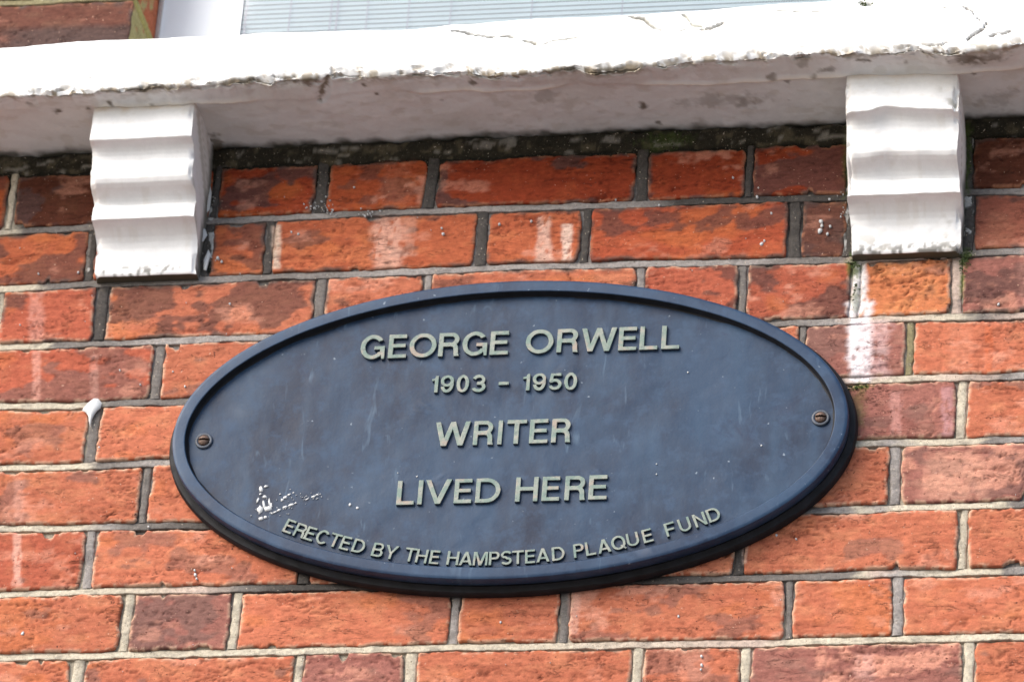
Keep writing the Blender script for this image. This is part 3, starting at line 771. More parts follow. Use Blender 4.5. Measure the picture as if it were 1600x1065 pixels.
# ------------------------------------------------------------------ sill brackets
PROFILE = [(.364, .092), (.340, .0925), (.322, .093), (.3088, .0932), (.3080, .0926), (.3074, .0910), (.3066, .0845), (.3050, .0812), (.3020, .0780), (.298, .0757), (.293, .0743), (.286, .0735), (.279, .0725), (.273, .0708), (.269, .0680),
           (.2662, .0635), (.2635, .0560), (.2610, .0505), (.2580, .0472), (.2550, .0458), (.2546, .0462), (.2540, .0474), (.2500, .0478), (.2425, .0477), (.2376, .0476), (.2370, .0468), (.2364, .0400), (.2350, .0352), (.2325, .0308), (.2285, .0252), (.2235, .0214), (.2175, .0188), (.2080, .0168), (.200, .0152), (.1900, .0135), (.1882, .0122)]
def bracket(x0, x1, dz, label, rough, seed, zoff=0):
    b = thing('sill_bracket', label, 'bracket', ((x0+x1)/2, 0, .19+dz), 'white moulded brackets under the sill')
    pz = np.array([p[0] for p in PROFILE])+dz*(1-(np.array([p[0] for p in PROFILE])-.19)/.16*.0); pp = np.array([p[1] for p in PROFILE])
    # resample
    s = np.concatenate([[0], np.cumsum(np.hypot(np.diff(pz), np.diff(pp)))]); m = 210
    q = np.linspace(0, s[-1], m); pz = np.interp(q, s, pz); pp = np.interp(q, s, pp)
    nside, nfr = 16, 62
    zmid = (x0+x1)/2
    # across: left side back -> front-left -> front-right -> right side back
    a = np.concatenate([np.linspace(0, 1, nside, endpoint=False), 1+np.linspace(0, 1, nfr), 2+np.linspace(0, 1, nside+1)[1:]])
    A, Q = np.meshgrid(a, np.arange(m)); PZ = pz[Q]; PP = pp[Q]
    left = A < 1; right = A > 2; fr = ~left & ~right
    Xg = np.where(left, x0, np.where(right, x1, x0+(A-1)*(x1-x0)))
    Yg = np.where(left, .012+(-PP-.012)*A, np.where(right, -PP+(PP+.012)*(A-2), -PP))
    n1 = fbm(Xg*22, PZ*26+Yg*20, seed, 4); n2 = fbm(Xg*90, PZ*110+Yg*90, seed+1, 4); n3 = fbm(Xg*240, PZ*240+Yg*240, seed+2, 2)
    amp = .0016*rough
    Yg = Yg+fr*(-(n1-.5)*1.5*amp-(n2-.5)*.0006)
    # lips wander where they are worn
    lip = np.exp(-((PZ-dz-.306)/.010)**2)+.5*np.exp(-((PZ-dz-.266)/.008)**2)
    Zg = PZ+lip*((fbm(Xg*16, Xg*0+1, seed+5, 3)-.5)*.020*(rough-1)+(fbm(Xg*70, Xg*0, seed+6, 3)-.5)*.0012*rough)
    sx = np.where(left, 1, np.where(right, -1, 0))
    Xg = Xg-((n1-.5)*.003+(n2-.5)*.0012)*np.abs(sx)
    wv = (fbm(PZ*30, PZ*0+.3, seed+8, 3)-.5)*.0025*rough
    wv2 = (fbm(PZ*30, PZ*0+7.3, seed+9, 3)-.5)*.0025*rough
    Xg = Xg+np.where(A < 1.5, wv*np.clip(1.5-A, 0, .5)*2, wv2*np.clip(A-1.5, 0, .5)*2)
    # worn arrises
    dc = np.minimum(np.abs(A-1)*np.where(left, PP, x1-x0), np.abs(A-2)*np.where(right, PP, x1-x0))
    wear = sst(.007, 0, dc)*(.6+1.4*rough*sst(.45, .7, fbm(Xg*45, PZ*45, seed+11, 4)))
    Yg = Yg+wear*.0018*(~left)*(~right); Xg = Xg+np.where(A < 1.5, 1, -1)*wear*.0010
    if rough > 1.5:     # a corner broken off top right
        bx = sst(.022, 0, (x1-Xg))*sst(.300+dz, .325+dz, PZ)*fr; Yg = Yg+bx*.007*sst(.3, .6, n1+.1)
    c = np.broadcast_to(np.array((.80, .80, .80)), Xg.shape+(3,)).copy()
    c = mix(c, (.62, .58, .52), sst(.6, .75, n2)*.25)
    c = mix(c, (.70, .56, .40), sst(.343, .353, PZ+.006*(n2-.5))*fr*.75)      # tan band where it meets the sill
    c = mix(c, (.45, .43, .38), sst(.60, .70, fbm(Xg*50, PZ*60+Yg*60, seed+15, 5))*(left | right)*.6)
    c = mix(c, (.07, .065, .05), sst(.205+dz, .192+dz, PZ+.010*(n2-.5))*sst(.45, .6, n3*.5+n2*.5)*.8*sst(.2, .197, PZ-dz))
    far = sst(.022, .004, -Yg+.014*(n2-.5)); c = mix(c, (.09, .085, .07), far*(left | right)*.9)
    if rough > 1.5:
        c = mix(c, (.42, .40, .35), sst(.55, .7, fbm(Xg*70, PZ*70, seed+16, 5))*sst(.030, .004, x1-Xg)*fr*.75)
        c = mix(c, (.50, .48, .44), sst(.62, .7, fbm(Xg*60, PZ*90, seed+17, 5))*sst(.215+dz, .20+dz, PZ)*.7)
    V = np.stack([Xg-zmid, Yg, Zg-.19-dz], -1); nr, nc = Xg.shape
    # underside
    ue = V[-1].copy(); ue[:, 1] += .0012; ue[:, 2] -= .0004
    ub = V[-1].copy(); ub[:, 1] = .012
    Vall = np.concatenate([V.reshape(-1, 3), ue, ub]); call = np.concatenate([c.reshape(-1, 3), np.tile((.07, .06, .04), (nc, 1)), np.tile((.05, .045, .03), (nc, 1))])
    last = (nr-1)*nc+np.arange(nc); ue_i = nr*nc+np.arange(nc); ub_i = ue_i+nc
    qd = np.concatenate([grid_quads(nr, nc, flip=True), np.stack([last[:-1], ue_i[:-1], ue_i[1:], last[1:]], -1), np.stack([ue_i[:-1], ub_i[:-1], ub_i[1:], ue_i[1:]], -1)])
    me = mesh_np('bracket_body', Vall, qd, call); me.set_sharp_from_angle(angle=math.radians(24))
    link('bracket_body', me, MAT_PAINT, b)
    # dirty mortar fillet below and beside
    return b
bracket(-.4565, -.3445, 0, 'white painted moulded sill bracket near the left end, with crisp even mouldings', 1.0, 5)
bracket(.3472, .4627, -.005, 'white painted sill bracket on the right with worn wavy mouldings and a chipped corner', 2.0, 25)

# ------------------------------------------------------------------ window
WX1 = 1.35
win = thing('window', 'white framed window above the sill, glass in front of pale horizontal blinds', 'window', (0, .1, .42))
def wbox(name, x0, x1, y0, y1, z0, z1, mat, parent, base):
    return link(name, box_mesh(name, x0-base[0], x1-base[0], y0-base[1], y1-base[1], z0-base[2], z1-base[2]), mat, parent)
wb = (0, .1, .42); fx0 = -.4545; fx1 = wy(375, 50, .1)[0]
wbox('frame_stile', fx0, fx1, .10, .104, .40, 1.05, MAT_FRAME, win, wb)
wbox('frame_stile', WX1-.09, WX1, .10, .104, .40, 1.05, MAT_FRAME, win, wb)
wbox('frame_rail', fx1, WX1-.09, .1005, .104, .40, .47, MAT_FRAME, win, wb)
wbox('frame_rail', fx1, WX1-.09, .1005, .104, .99, 1.05, MAT_FRAME, win, wb)
wbox('mastic_bead', PIER_X+.0005, fx0+.001, .092, .103, .40, 1.05, MAT_SEAL, win, wb)
wbox('pane', fx1, WX1-.09, .1012, .1034, .47, .99, MAT_GLASS, win, wb)
wbox('room', fx0, WX1, .26, .28, .3, 1.05, MAT_DARK, win, wb)
blind = thing('window_blind', 'pale blue-white venetian blind lowered behind the window glass', 'blind', (0, .1095, .99))
bz = .985; sme = None; i = 0
while bz > .435:
    if sme is None:
        sx0, sx1 = fx1-.03, WX1-.07
        prof0 = [(-.0032, .0016), (-.0026, .0002), (-.0010, -.0010), (.0012, -.0016), (.0030, -.0016), (.0032, -.0012), (.0014, -.0010), (-.0008, -.0004), (-.0022, .0007), (-.0028, .0018)]
        prof = [(-q[0], q[1]*.5) for q in prof0]
        vs = np.array([(x, y_, z_) for x in (sx0, sx1) for (z_, y_) in prof]); n = len(prof)
        sme = mesh_np('slat', vs, np.array([(j, (j+1) % n, n+(j+1) % n, n+j) for j in range(n)]), smooth=False)
    link('slat', sme, MAT_BLIND, blind, (0, 0, bz-.99)); bz -= .0064; i += 1
for px, rad in ((404, .0007), (472, .0005), (535, .0005), (545, .0006), (591, .0004), (655, .0004), (720, .0004), (845, .0004), (985, .0004)):
    xk = wy(px, 20, .155)[0]
    link('cord', box_mesh('cord', xk-rad, xk+rad, -.0045, -.0035, -.55, 0), MAT_CORD, blind)

# ------------------------------------------------------------------ oval plaque
PXc, PZc = .005, -.0225
YF = -.0285          # rim face
plq = thing('oval_plaque', 'oval dark blue memorial plaque with raised pale lettering screwed to the brick wall', 'plaque', (PXc, 0, PZc))
A0, B0 = .3497, .1775
def oval(name, prof, mat, nseg=288, fill=False, wob=0.0):
    """prof: (outset beyond the rim's outer edge, y)"""
    th = np.linspace(0, 2*np.pi, nseg, endpoint=False)
    vs = []; 
    for (o, y) in prof:
        nx, nz = np.cos(th)/A0, np.sin(th)/B0; L = np.hypot(nx, nz)
        vs.append(np.stack([A0*np.cos(th)+o*nx/L, np.full(nseg, y)+(fbm(np.cos(th)*9+7, np.sin(th)*9+y*300, 3, 3)-.5)*wob, B0*np.sin(th)+o*nz/L], -1))
    V = np.concatenate(vs); n = len(prof); j = np.arange(nseg); j2 = (j+1) % nseg
    Q = np.concatenate([np.stack([k*nseg+j, (k+1)*nseg+j, (k+1)*nseg+j2, k*nseg+j2], -1) for k in range(n-1)])
    return V, Q
V, Q = oval('back_plate', [(.002, -.0005), (.0066, -.0015), (.0072, -.004), (.0068, -.0095), (.0055, -.0112), (.0018, -.0122), (.0004, -.0135), (-.004, -.0138)], None, wob=.0006)
me = mesh_np('back_plate', V, Q[:, ::-1]); recalc(me); me.set_sharp_from_angle(angle=math.radians(35)); link('back_plate', me, MAT_PLAQUE_EDGE, plq)
V, Q = oval('rim', [(-.003, -.0125), (-.0008, -.0145), (.0000, -.0165), (.0000, YF+.0030), (-.0007, YF+.0010), (-.0022, YF+.0002), (-.0040, YF), (-.0128, YF), (-.0136, YF+.0005)], None, wob=.0005)
me = mesh_np('rim', V, Q[:, ::-1]); me.set_sharp_from_angle(angle=math.radians(28)); link('rim', me, MAT_RIM, plq)
V, Q = oval('rim_step', [(-.01355, YF+.0004), (-.0141, YF+.0012), (-.0145, YF+.0080), (-.0152, YF+.0088), (-.0166, YF+.0090)], None, wob=.0002)
link('rim_step', mesh_np('rim_step', V, Q[:, ::-1]), MAT_PLAQUE_EDGE, plq)  # the shadow inside the rim, plus grime, put into this near-black colour
# face panel: rings shrinking to the middle with slight lumps
YP = YF+.0089
rings = np.linspace(1, 0.0, 44)[:-1]; nseg = 288; th = np.linspace(0, 2*np.pi, nseg, endpoint=False)
R, T = np.meshgrid(rings, th, indexing='ij')
Xp = (A0-.0156)*R*np.cos(T); Zp = (B0-.0156)*R*np.sin(T)
Yp = YP-.0004*(1-R**2)+(fbm(Xp*30+5, Zp*30, 19, 3)-.5)*.0010
# casting marks: small round dimples
for px, py in [(712, 843), (693, 750), (660, 637), (860, 748), (885, 580), (930, 740)]:
    a, b_ = wy(px, py, YP); a -= PXc; b_ -= PZc
    rr = np.hypot(Xp-a, Zp-b_)
    Yp = Yp-np.exp(-((rr-.0055)/.0016)**2)*.0006
Vp = np.concatenate([np.stack([Xp, Yp, Zp], -1).reshape(-1, 3), [[0, YP-.0004, 0]]])
nr = len(rings); j = np.arange(nseg); j2 = (j+1) % nseg
Q = np.concatenate([np.stack([k*nseg+j, (k+1)*nseg+j, (k+1)*nseg+j2, k*nseg+j2], -1) for k in range(nr-1)])
me = bpy.data.meshes.new('face_panel')
ctr = nr*nseg
me.from_pydata(Vp.tolist(), [], Q.tolist()+[((nr-1)*nseg+a, (nr-1)*nseg+b, ctr) for a, b in zip(j.tolist(), j2.tolist())])
recalc(me)
for p_ in me.polygons: p_.use_smooth = True
if sum(p_.normal.y for p_ in me.polygons) > 0: me.flip_normals()
link('face_panel', me, MAT_PLAQUE, plq)

# --- raised lettering, one part per letter
_gl = {}
def arc_pts(cx, cy, rx, ry, a0, a1, n=18):
    return [(cx+rx*math.cos(math.radians(a0+(a1-a0)*i/n)), cy+ry*math.sin(math.radians(a0+(a1-a0)*i/n))) for i in range(n+1)]
def stroke(pts, t):
    """outline of a line of width t along pts"""
    P = np.array(pts); d = np.gradient(P, axis=0); d /= np.hypot(d[:, 0], d[:, 1])[:, None]+1e-9
    nrm = np.stack([-d[:, 1], d[:, 0]], -1)*t/2
    return [tuple(p) for p in P+nrm]+[tuple(p) for p in (P-nrm)[::-1]]
def letter_outlines(ch, W, t):
    """solids of a plain grotesque capital, height 1, width W, stroke t; each solid a list of closed outlines"""
    tb = .54*t; tv = 1.1*t
    if ch == 'I': return [[[(0, 0), (W, 0), (W, 1), (0, 1)]]]
    if ch == '-': return [[[(0, 0), (W, 0), (W, 1), (0, 1)]]]
    if ch == 'L': return [[[(0, 0), (W, 0), (W, t*.92), (t, t*.92), (t, 1), (0, 1)]]]
    h = .9*t; m0 = .515-h/2+.01; m1 = .515+h/2+.01
    if ch == 'E': return [[[(0, 0), (W, 0), (W, h), (t, h), (t, m0), (W*.93, m0), (W*.93, m1), (t, m1), (t, 1-h), (W*.98, 1-h), (W*.98, 1), (0, 1)]]]
    if ch == 'F': return [[[(0, 0), (t, 0), (t, m0-.03), (W*.9, m0-.03), (W*.9, m1-.03), (t, m1-.03), (t, 1-h), (W, 1-h), (W, 1), (0, 1)]]]
    if ch == 'T': return [[[(W/2-t/2, 0), (W/2+t/2, 0), (W/2+t/2, 1-h), (W, 1-h), (W, 1), (0, 1), (0, 1-h), (W/2-t/2, 1-h)]]]
    if ch == 'H': return [[[(0, 0), (t, 0), (t, m0), (W-t, m0), (W-t, 0), (W, 0), (W, 1), (W-t, 1), (W-t, m1), (t, m1), (t, 1), (0, 1)]]]
    if ch == 'V': return [[[(0, 1), (tv, 1), (W/2, 1-(W/2-tv)/(W/2-tb)), (W-tv, 1), (W, 1), (W/2+tb, 0), (W/2-tb, 0)]]]
    if ch == 'W':
        b1 = W*.265; b2 = W-b1; y = 2*tb/(W/2-tb); xi = b1-tb+(W/2-b1)*y; ym = (W/2-b1-tb)/(W/2-b1)
        return [[[(0, 1), (2*tb, 1), (xi, y), (W/2-tb, 1), (W/2+tb, 1), (W-xi, y), (W-2*tb, 1), (W, 1), (b2+tb, 0), (b2-tb, 0), (W/2, ym), (b1+tb, 0), (b1-tb, 0)]]]
    if ch == 'N':
        q = .27; return [[[(0, 0), (t, 0), (t, 1-q), (W-t, 0), (W, 0), (W, 1), (W-t, 1), (W-t, q), (t, 1), (0, 1)]]]
    if ch == 'M': return [[[(0, 0), (t*.9, 0), (t*.9, .74), (W/2-tb, 0), (W/2+tb, 0), (W-t*.9, .74), (W-t*.9, 0), (W, 0), (W, 1), (W-t*1.4, 1), (W/2, .30), (t*1.4, 1), (0, 1)]]]
    if ch == 'A':
        k = W/2-tb; ya = (W/2-tv)/k; h1 = .22; h2 = h1+.85*t
        L = lambda y: tv+k*y
        return [[[(0, 0), (W/2-tb, 1), (W/2+tb, 1), (W, 0), (W-tv, 0), (W-L(h1), h1), (L(h1), h1), (tv, 0)], [(L(h2), h2), (W-L(h2), h2), (W/2, ya)]]]
    if ch == 'Y': return [[[(W/2-t/2, 0), (W/2+t/2, 0), (W/2+t/2, .41), (W, 1), (W-tv*1.1, 1), (W/2, .54), (tv*1.1, 1), (0, 1), (W/2-t/2, .41)]]]
    if ch in 'O0Q':
        out = [[arc_pts(W/2, .5, W/2, .5, 0, 350, 35), arc_pts(W/2, .5, W/2-t, .5-t*.92, 0, 350, 35)]]
        if ch == 'Q': out.append([[(W*.58, .27), (W*.70, .33), (W*1.02, .05), (W*.92, -.03)]])
        return out
    if ch == 'C':
        return [[arc_pts(W/2, .5, W/2, .5, 38, 322, 34)+arc_pts(W/2, .5, W/2-t, .5-t*.92, 322-6, 38+6, 34)]]
    if ch == 'G':
        o = arc_pts(W*.5, .5, W*.5, .5, 34, 312, 34)
        i = arc_pts(W*.5, .5, W*.5-t, .5-t*.92, 322, 40, 34)
        return [[o+[(W-.72*t, .15), (W-.62*t, 0), (W, 0), (W, .53), (W*.56, .53), (W*.56, .53-.82*t), (W-t, .53-.82*t), (W-t, .30)]+i]]
    if ch == 'D':
        rx = W*.56; cx = W-rx
        return [[[(0, 0)]+arc_pts(cx, .5, rx, .5, -90, 90)+[(0, 1)], [(t, h)]+arc_pts(cx, .5, rx-t, .5-h, -90, 90)+[(t, 1-h)]]]
    if ch == 'P':
        r = .29; cx = W-r
        return [[[(0, 0), (t, 0), (t, 1-2*r)]+arc_pts(cx, 1-r, r, r, -90, 90)+[(0, 1)], [(t, 1-2*r+h)]+arc_pts(cx, 1-r, r-t, r-h, -90, 90)+[(t, 1-h)]]]
    if ch == 'R':
        r = .282; cx = W*.96-r
        return [[[(0, 0), (0, 1)]+arc_pts(cx, 1-r, r, r, 90, -48)+[(W*.91, .42), (W*.94, .33), (W*.95, .12), (W, 0), (W-t*1.15, 0), (W*.95-t, .11), (W*.94-t, .30), (W*.90-t, .39), (cx-.02, .435-.02), (t, .415), (t, 0)],
                 [(t, 1-h)]+arc_pts(cx, 1-r, r-t, r-h, 90, -90)+[(t, 1-2*r+h)]]]
    if ch == 'B':
        r1 = .262; r2 = .285; c1 = W*.95-r1; c2 = W-r2
        return [[[(0, 0), (0, 1)]+arc_pts(c1, 1-r1, r1, r1, 90, -55, 14)+arc_pts(c2, r2, r2, r2, 58, -90, 14),
                 [(t, 1-h)]+arc_pts(c1, (1-h+.5+h/2)/2+.01, r1-t, (.5-1.5*h)/2, 90, -90, 12)+[(t, .51+h/2)],
                 [(t, .51-h/2)]+arc_pts(c2, (h+.51-h/2)/2, r2-t, (.51-1.5*h)/2, 90, -90, 12)+[(t, h)]]]
    if ch == 'U':
        return [[[(0, 1)]+arc_pts(W/2, .37, W/2, .37, 180, 360, 24)+[(W, 1), (W-t, 1)]+arc_pts(W/2, .37, W/2-t, .37-h, 360, 180, 24)+[(t, 1)]]]
    if ch == 'S':
        ry = (1-t)/4; rx = W/2-t/2; ct = 1-t/2-ry; cb = t/2+ry
        p = arc_pts(W/2, ct, rx, ry, 22, 225, 20)+[(W*.42, .545), (W*.58, .455)]+arc_pts(W/2, cb, rx, ry, 45, -158, 20)
        return [[stroke(p, t*.97)]]
    if ch == '3':
        ry = (1-t)/4+.005; rx = W/2-t/2
        return [[stroke(arc_pts(W*.49, 1-t/2-ry, rx*.93, ry, 165, -88, 20)+[(W*.36, .5)], t*.95)], [stroke([(W*.36, .51)]+arc_pts(W/2, t/2+ry, rx, ry, 88, -165, 20), t*.97)]]
    if ch == '9':
        return [[arc_pts(W/2, .67, W/2, .33, 0, 345, 30), arc_pts(W/2, .67, W/2-t*.95, .33-t*.85, 0, 345, 30)],
                [stroke([(W-t/2, .66)]+arc_pts(W/2, .5, W/2-t/2, .5-t/2, 0, -160, 24), t*.95)]]
    if ch == '5':
        return [[[(W*.16, 1), (W*.93, 1), (W*.93, 1-h), (W*.16+t*.8, 1-h), (W*.11+t*.8, .52), (W*.04, .47)]],
                [stroke([(W*.10, .52)]+arc_pts(W*.49, .34, W/2-t/2, .34-t/2, 125, -162, 24), t*.97)]]
    if ch == '1':
        return [[[(W-t, 0), (W, 0), (W, 1), (W-t*.75, 1), (W*.45, .86), (0, .80), (0, .68), (W-t, .70)]]]
    raise ValueError(ch)
def glyph(ch, W, t):
    """relief letter mesh data: local x right, y up (0..1), z 0..1 towards the viewer"""
    key = (ch, round(W, 2), round(t, 3))
    if key in _gl: return _gl[key]
    allco = []; allf = []; off = 0
    bev = .016
    for si, solid in enumerate(letter_outlines(ch, key[1], t)):
        cu = bpy.data.curves.new('glyph', 'CURVE'); cu.dimensions = '2D'; cu.fill_mode = 'BOTH'
        cu.extrude = .05; cu.bevel_depth = bev; cu.bevel_resolution = 1; cu.offset = -bev
        for pts in solid:
            sp = cu.splines.new('POLY'); sp.points.add(len(pts)-1); sp.use_cyclic_u = True
            for p_, (x, y) in zip(sp.points, pts): p_.co = (x, y, 0, 1)
        o = bpy.data.objects.new('glyph', cu); COL.objects.link(o)
        dg = bpy.context.evaluated_depsgraph_get(); dg.update()
        me = bpy.data.meshes.new_from_object(o.evaluated_get(dg)); bpy.data.objects.remove(o)
        n = len(me.vertices); co = np.empty(n*3, np.float32); me.vertices.foreach_get('co', co); co = co.reshape(-1, 3).astype(float)
        co[:, 2] = (co[:, 2]-co[:, 2].min())/(co[:, 2].max()-co[:, 2].min())*(1-.04*si)
        allco.append(co); allf += [[v+off for v in p_.vertices] for p_ in me.polygons]; off += n
    _gl[key] = (np.concatenate(allco), allf); return _gl[key]
YL = YP-.0006
def letter(ch, xw, zw, w, h, ang=0.0, raise_=.0036, t=.174):
    W = w/h if ch != '-' else 1.0
    co, faces = glyph(ch, W, t)
    c2 = np.empty_like(co); c2[:, 0] = co[:, 0]*w/round(W, 2)-w/2; c2[:, 2] = (co[:, 1]-.5)*h; c2[:, 1] = -co[:, 2]*raise_+.0008
    c2[:, 0] += (fbm(c2[:, 0]*300+xw*90, c2[:, 2]*300, 5, 2)-.5)*.0005; c2[:, 2] += (fbm(c2[:, 0]*300+xw*90, c2[:, 2]*300, 6, 2)-.5)*.0005
    me = bpy.data.meshes.new('letter'); me.from_pydata(c2.tolist(), [], faces); me.update(); recalc(me)
    me.materials.append(MAT_LETTER)
    o = bpy.data.objects.new('letter', me); COL.objects.link(o); o.parent = plq
    o.location = (xw-PXc, YL, zw-PZc); o.rotation_euler = (0, -ang, 0)
    return o
YT = YL-.003
def line(items, bl, hpx, t=.174):
    """items: (char, left px, right px); bl: baseline y at two x; hpx: letter height in px"""
    (xa, ya), (xb, yb) = bl
    for it in items:
        ch, l, r = it[:3]
        yb0 = ya+(yb-ya)*((l+r)/2-xa)/(xb-xa)
        over = .6 if ch in 'GOC093QS' else 0
        x0, _ = wy(l, yb0, YT); x1, _ = wy(r, yb0, YT)
        _, zb_ = wy((l+r)/2, yb0+over, YT); _, zt_ = wy((l+r)/2, yb0-hpx-over, YT)
        if ch == '-':
            _, zb_ = wy((l+r)/2, yb0-hpx*.37, YT); _, zt_ = wy((l+r)/2, yb0-hpx*.55, YT)
        letter(ch, (x0+x1)/2, (zb_+zt_)/2, x1-x0, zt_-zb_, t=t)
line([('G', 561.5, 600), ('E', 605.5, 634), ('O', 638, 680.5), ('R', 684, 717), ('G', 721, 760), ('E', 764.5, 793.5),
      ('O', 820, 863.5), ('R', 869, 903), ('W', 907, 962), ('E', 965.5, 994), ('L', 998.5, 1027), ('L', 1032.5, 1061)], ((580, 560), (1046, 544.6)), 36.5)
line([('1', 673.5, 683.5), ('9', 687, 708), ('0', 712, 732), ('3', 736, 758), ('-', 778, 794), ('1', 816, 827), ('9', 831, 852), ('5', 856, 877), ('0', 880.5, 901)], ((690, 612.5), (890, 608)), 26, .185)
line([('W', 678, 733), ('R', 738, 770), ('I', 776.5, 783.5), ('T', 790, 821), ('E', 826, 855), ('R', 860.5, 891)], ((700, 696), (880, 690.5)), 37.5)
line([('L', 618.5, 646), ('I', 651.5, 658.5), ('V', 662.5, 703.5), ('E', 708, 736), ('D', 741.5, 780.5), ('H', 804, 839.5), ('E', 845.5, 873.5), ('R', 881, 914), ('E', 918.5, 947.5)], ((630, 788), (935, 779.5)), 38)
arc = [('E', 451.8, 820.5), ('R', 469.4, 828), ('E', 484.5, 833), ('C', 504, 838), ('T', 523.5, 842.3), ('E', 540, 847), ('D', 560.6, 851), ('B', 590.4, 857.5), ('Y', 611, 861.7),
       ('T', 641, 865.2), ('H', 659, 867.8), ('E', 679, 869.4), ('H', 707.7, 870.5), ('A', 728, 871.2), ('M', 750.5, 871.4), ('P', 772, 870.8), ('S', 791, 869.6), ('T', 809, 869.2), ('E', 828, 868),
       ('A', 848, 865.8), ('D', 872, 863.3), ('P', 904, 858.6), ('L', 922.6, 855.6), ('A', 943.5, 852), ('Q', 966, 846.4), ('U', 988.4, 841), ('E', 1011.4, 835.6), ('F', 1047, 825), ('U', 1069.5, 818), ('N', 1093, 810.4), ('D', 1114.6, 802.5)]
aw = np.array([wy(a, b, YT) for _, a, b in arc])
pf = np.polyfit(aw[:, 0], aw[:, 1], 5); dpf = np.polyder(pf)
AW = {'E': .0102, 'R': .0121, 'C': .0138, 'T': .0120, 'D': .0130, 'B': .0118, 'Y': .0140, 'H': .0120, 'A': .0136, 'M': .0148, 'P': .0108, 'S': .0114, 'L': .0104, 'Q': .0146, 'U': .0122, 'F': .0105, 'N': .0124}
for (ch, _, _), (xw, zw) in zip(arc, aw):
    letter(ch, xw, float(np.polyval(pf, xw))*.6+zw*.4, AW[ch], .0158 if ch not in 'CSQ' else .0164, math.atan(float(np.polyval(dpf, xw))), .0030, .165)

# --- fixing screws
def disc_rings(prof, nseg=40):
    th = np.linspace(0, 2*np.pi, nseg, endpoint=False)
    V = np.concatenate([np.stack([r*np.cos(th), np.full(nseg, y), r*np.sin(th)], -1) for r, y in prof])
    j = np.arange(nseg); j2 = (j+1) % nseg
    Q = np.concatenate([np.stack([k*nseg+j, (k+1)*nseg+j, (k+1)*nseg+j2, k*nseg+j2], -1) for k in range(len(prof)-1)])
    return V, Q
for (px, py, slot_ang) in ((318, 687, .03), (1282, 651, .0)):
    a, b_ = wy(px, py, YP-.003)
    V, Q = disc_rings([(.0093, 0), (.0093, -.0016), (.0086, -.0022), (.0066, -.0024), (.0060, -.0012), (.0001, -.0010)])
    me = mesh_np('screw', V, Q); recalc(me)
    w_ = link('screw', me, MAT_WASHER, plq, (a-PXc, YP, b_-PZc))
    # slotted head: two domed halves standing on a disc
    V, Q = disc_rings([(.0058, -.0008), (.0058, -.0018), (.0001, -.0018)]); me = mesh_np('screw_core', V, Q); recalc(me)
    link('screw_core', me, MAT_RUST, w_)
    for sgn in (1, -1):
        rs = np.linspace(0, 1, 8); tt_ = np.linspace(0, np.pi, 24); gap = .0012
        RR, TT = np.meshgrid(rs, tt_)
        hx = .0057*RR*np.cos(TT); hz = gap+np.maximum(0, (.0057*RR*np.sin(TT))-gap*RR)
        hy = -.0052+.0018*(RR**2)
        V = np.stack([hx, hy, hz*sgn], -1).reshape(-1, 3)
        V2 = V.copy(); V2[:, 1] = -.0020
        n = len(V); q1 = grid_quads(24, 8); 
        lp = np.concatenate([np.arange(8), np.arange(1, 24)*8+7, 23*8+np.arange(6, -1, -1), np.arange(22, 0, -1)*8])
        sq = np.stack([lp, np.roll(lp, -1), np.roll(lp, -1)+n, lp+n], -1)
        me = mesh_np('screw_head', np.concatenate([V, V2]), np.concatenate([q1, sq])); recalc(me)
        o = link('screw_head', me, MAT_RUST, w_); o.rotation_euler = (0, slot_ang, 0)

# ------------------------------------------------------------------ splashes of white paint, dried on
def blob_mesh(shapes, name, thick=.0005):
    """shapes: list of outlines (x, z) round their own centre"""
    vs = []; fs = []
    for pts in shapes:
        pts = np.array(pts); n = len(pts); c = pts.mean(0); b0 = len(vs)
        for (x, z) in pts: vs.append((x, 0.0006, z))
        for (x, z) in c+(pts-c)*.86: vs.append((x, -thick*.8, z))
        vs.append((c[0], -thick, c[1]))
        for i in range(n):
            j_ = (i+1) % n
            fs.append((b0+i, b0+j_, b0+n+j_, b0+n+i)); fs.append((b0+n+i, b0+n+j_, b0+2*n))
    me = bpy.data.meshes.new(name); me.from_pydata(vs, [], fs); recalc(me)
    for p_ in me.polygons: p_.use_smooth = True
    return me
def outline(px, py, r1, r2, ang, y, n=12, jit=.25):
    xc_, zc_ = wy(px, py, y); o = []
    for i in range(n):
        t_ = 2*math.pi*i/n; k_ = 1+random.uniform(-jit, jit)
        dx, dz = r1*math.cos(t_)*k_, r2*math.sin(t_)*k_
        o.append((xc_+dx*math.cos(ang)-dz*math.sin(ang), zc_+dx*math.sin(ang)+dz*math.cos(ang)))
    return o
def poly_px(pts, y): return [wy(a, b, y) for a, b in pts]
# the splash on the joint at the left, running down the perpend
sp = [poly_px([(130, 637), (138, 628), (146, 622), (153, 622), (159, 629), (157, 637), (151, 642), (147, 648), (143, 656), (141, 667), (139, 660), (138, 650), (134, 644), (128, 641)], -.002)]
for pts_ in ([(318, 420), (317, 405), (321, 396), (326, 388), (328, 396), (326, 408), (324, 421)], [(309, 372), (309, 358), (314, 352), (320, 357), (322, 366), (317, 375), (312, 378)],
             [(314, 330), (318, 318), (322, 300), (328, 288), (330, 300), (329, 318), (327, 326), (320, 334)]):
    s_ = poly_px(pts_, -.004); c_ = np.array(s_).mean(0)
    wlink('paint_smear', blob_mesh([[(a-c_[0]+random.gauss(0, .0006), b-c_[1]) for a, b in s_]], 'paint_smear', .0010), MAT_SPLASH, (c_[0], -.0028, c_[1]))
cen = np.array(sp[0]).mean(0)
me = blob_mesh([[(a-cen[0], b-cen[1]) for a, b in s] for s in sp], 'paint_splash', .0012)
wlink('paint_splash', me, MAT_SPLASH, (cen[0], -.0022, cen[1]))
spk = []
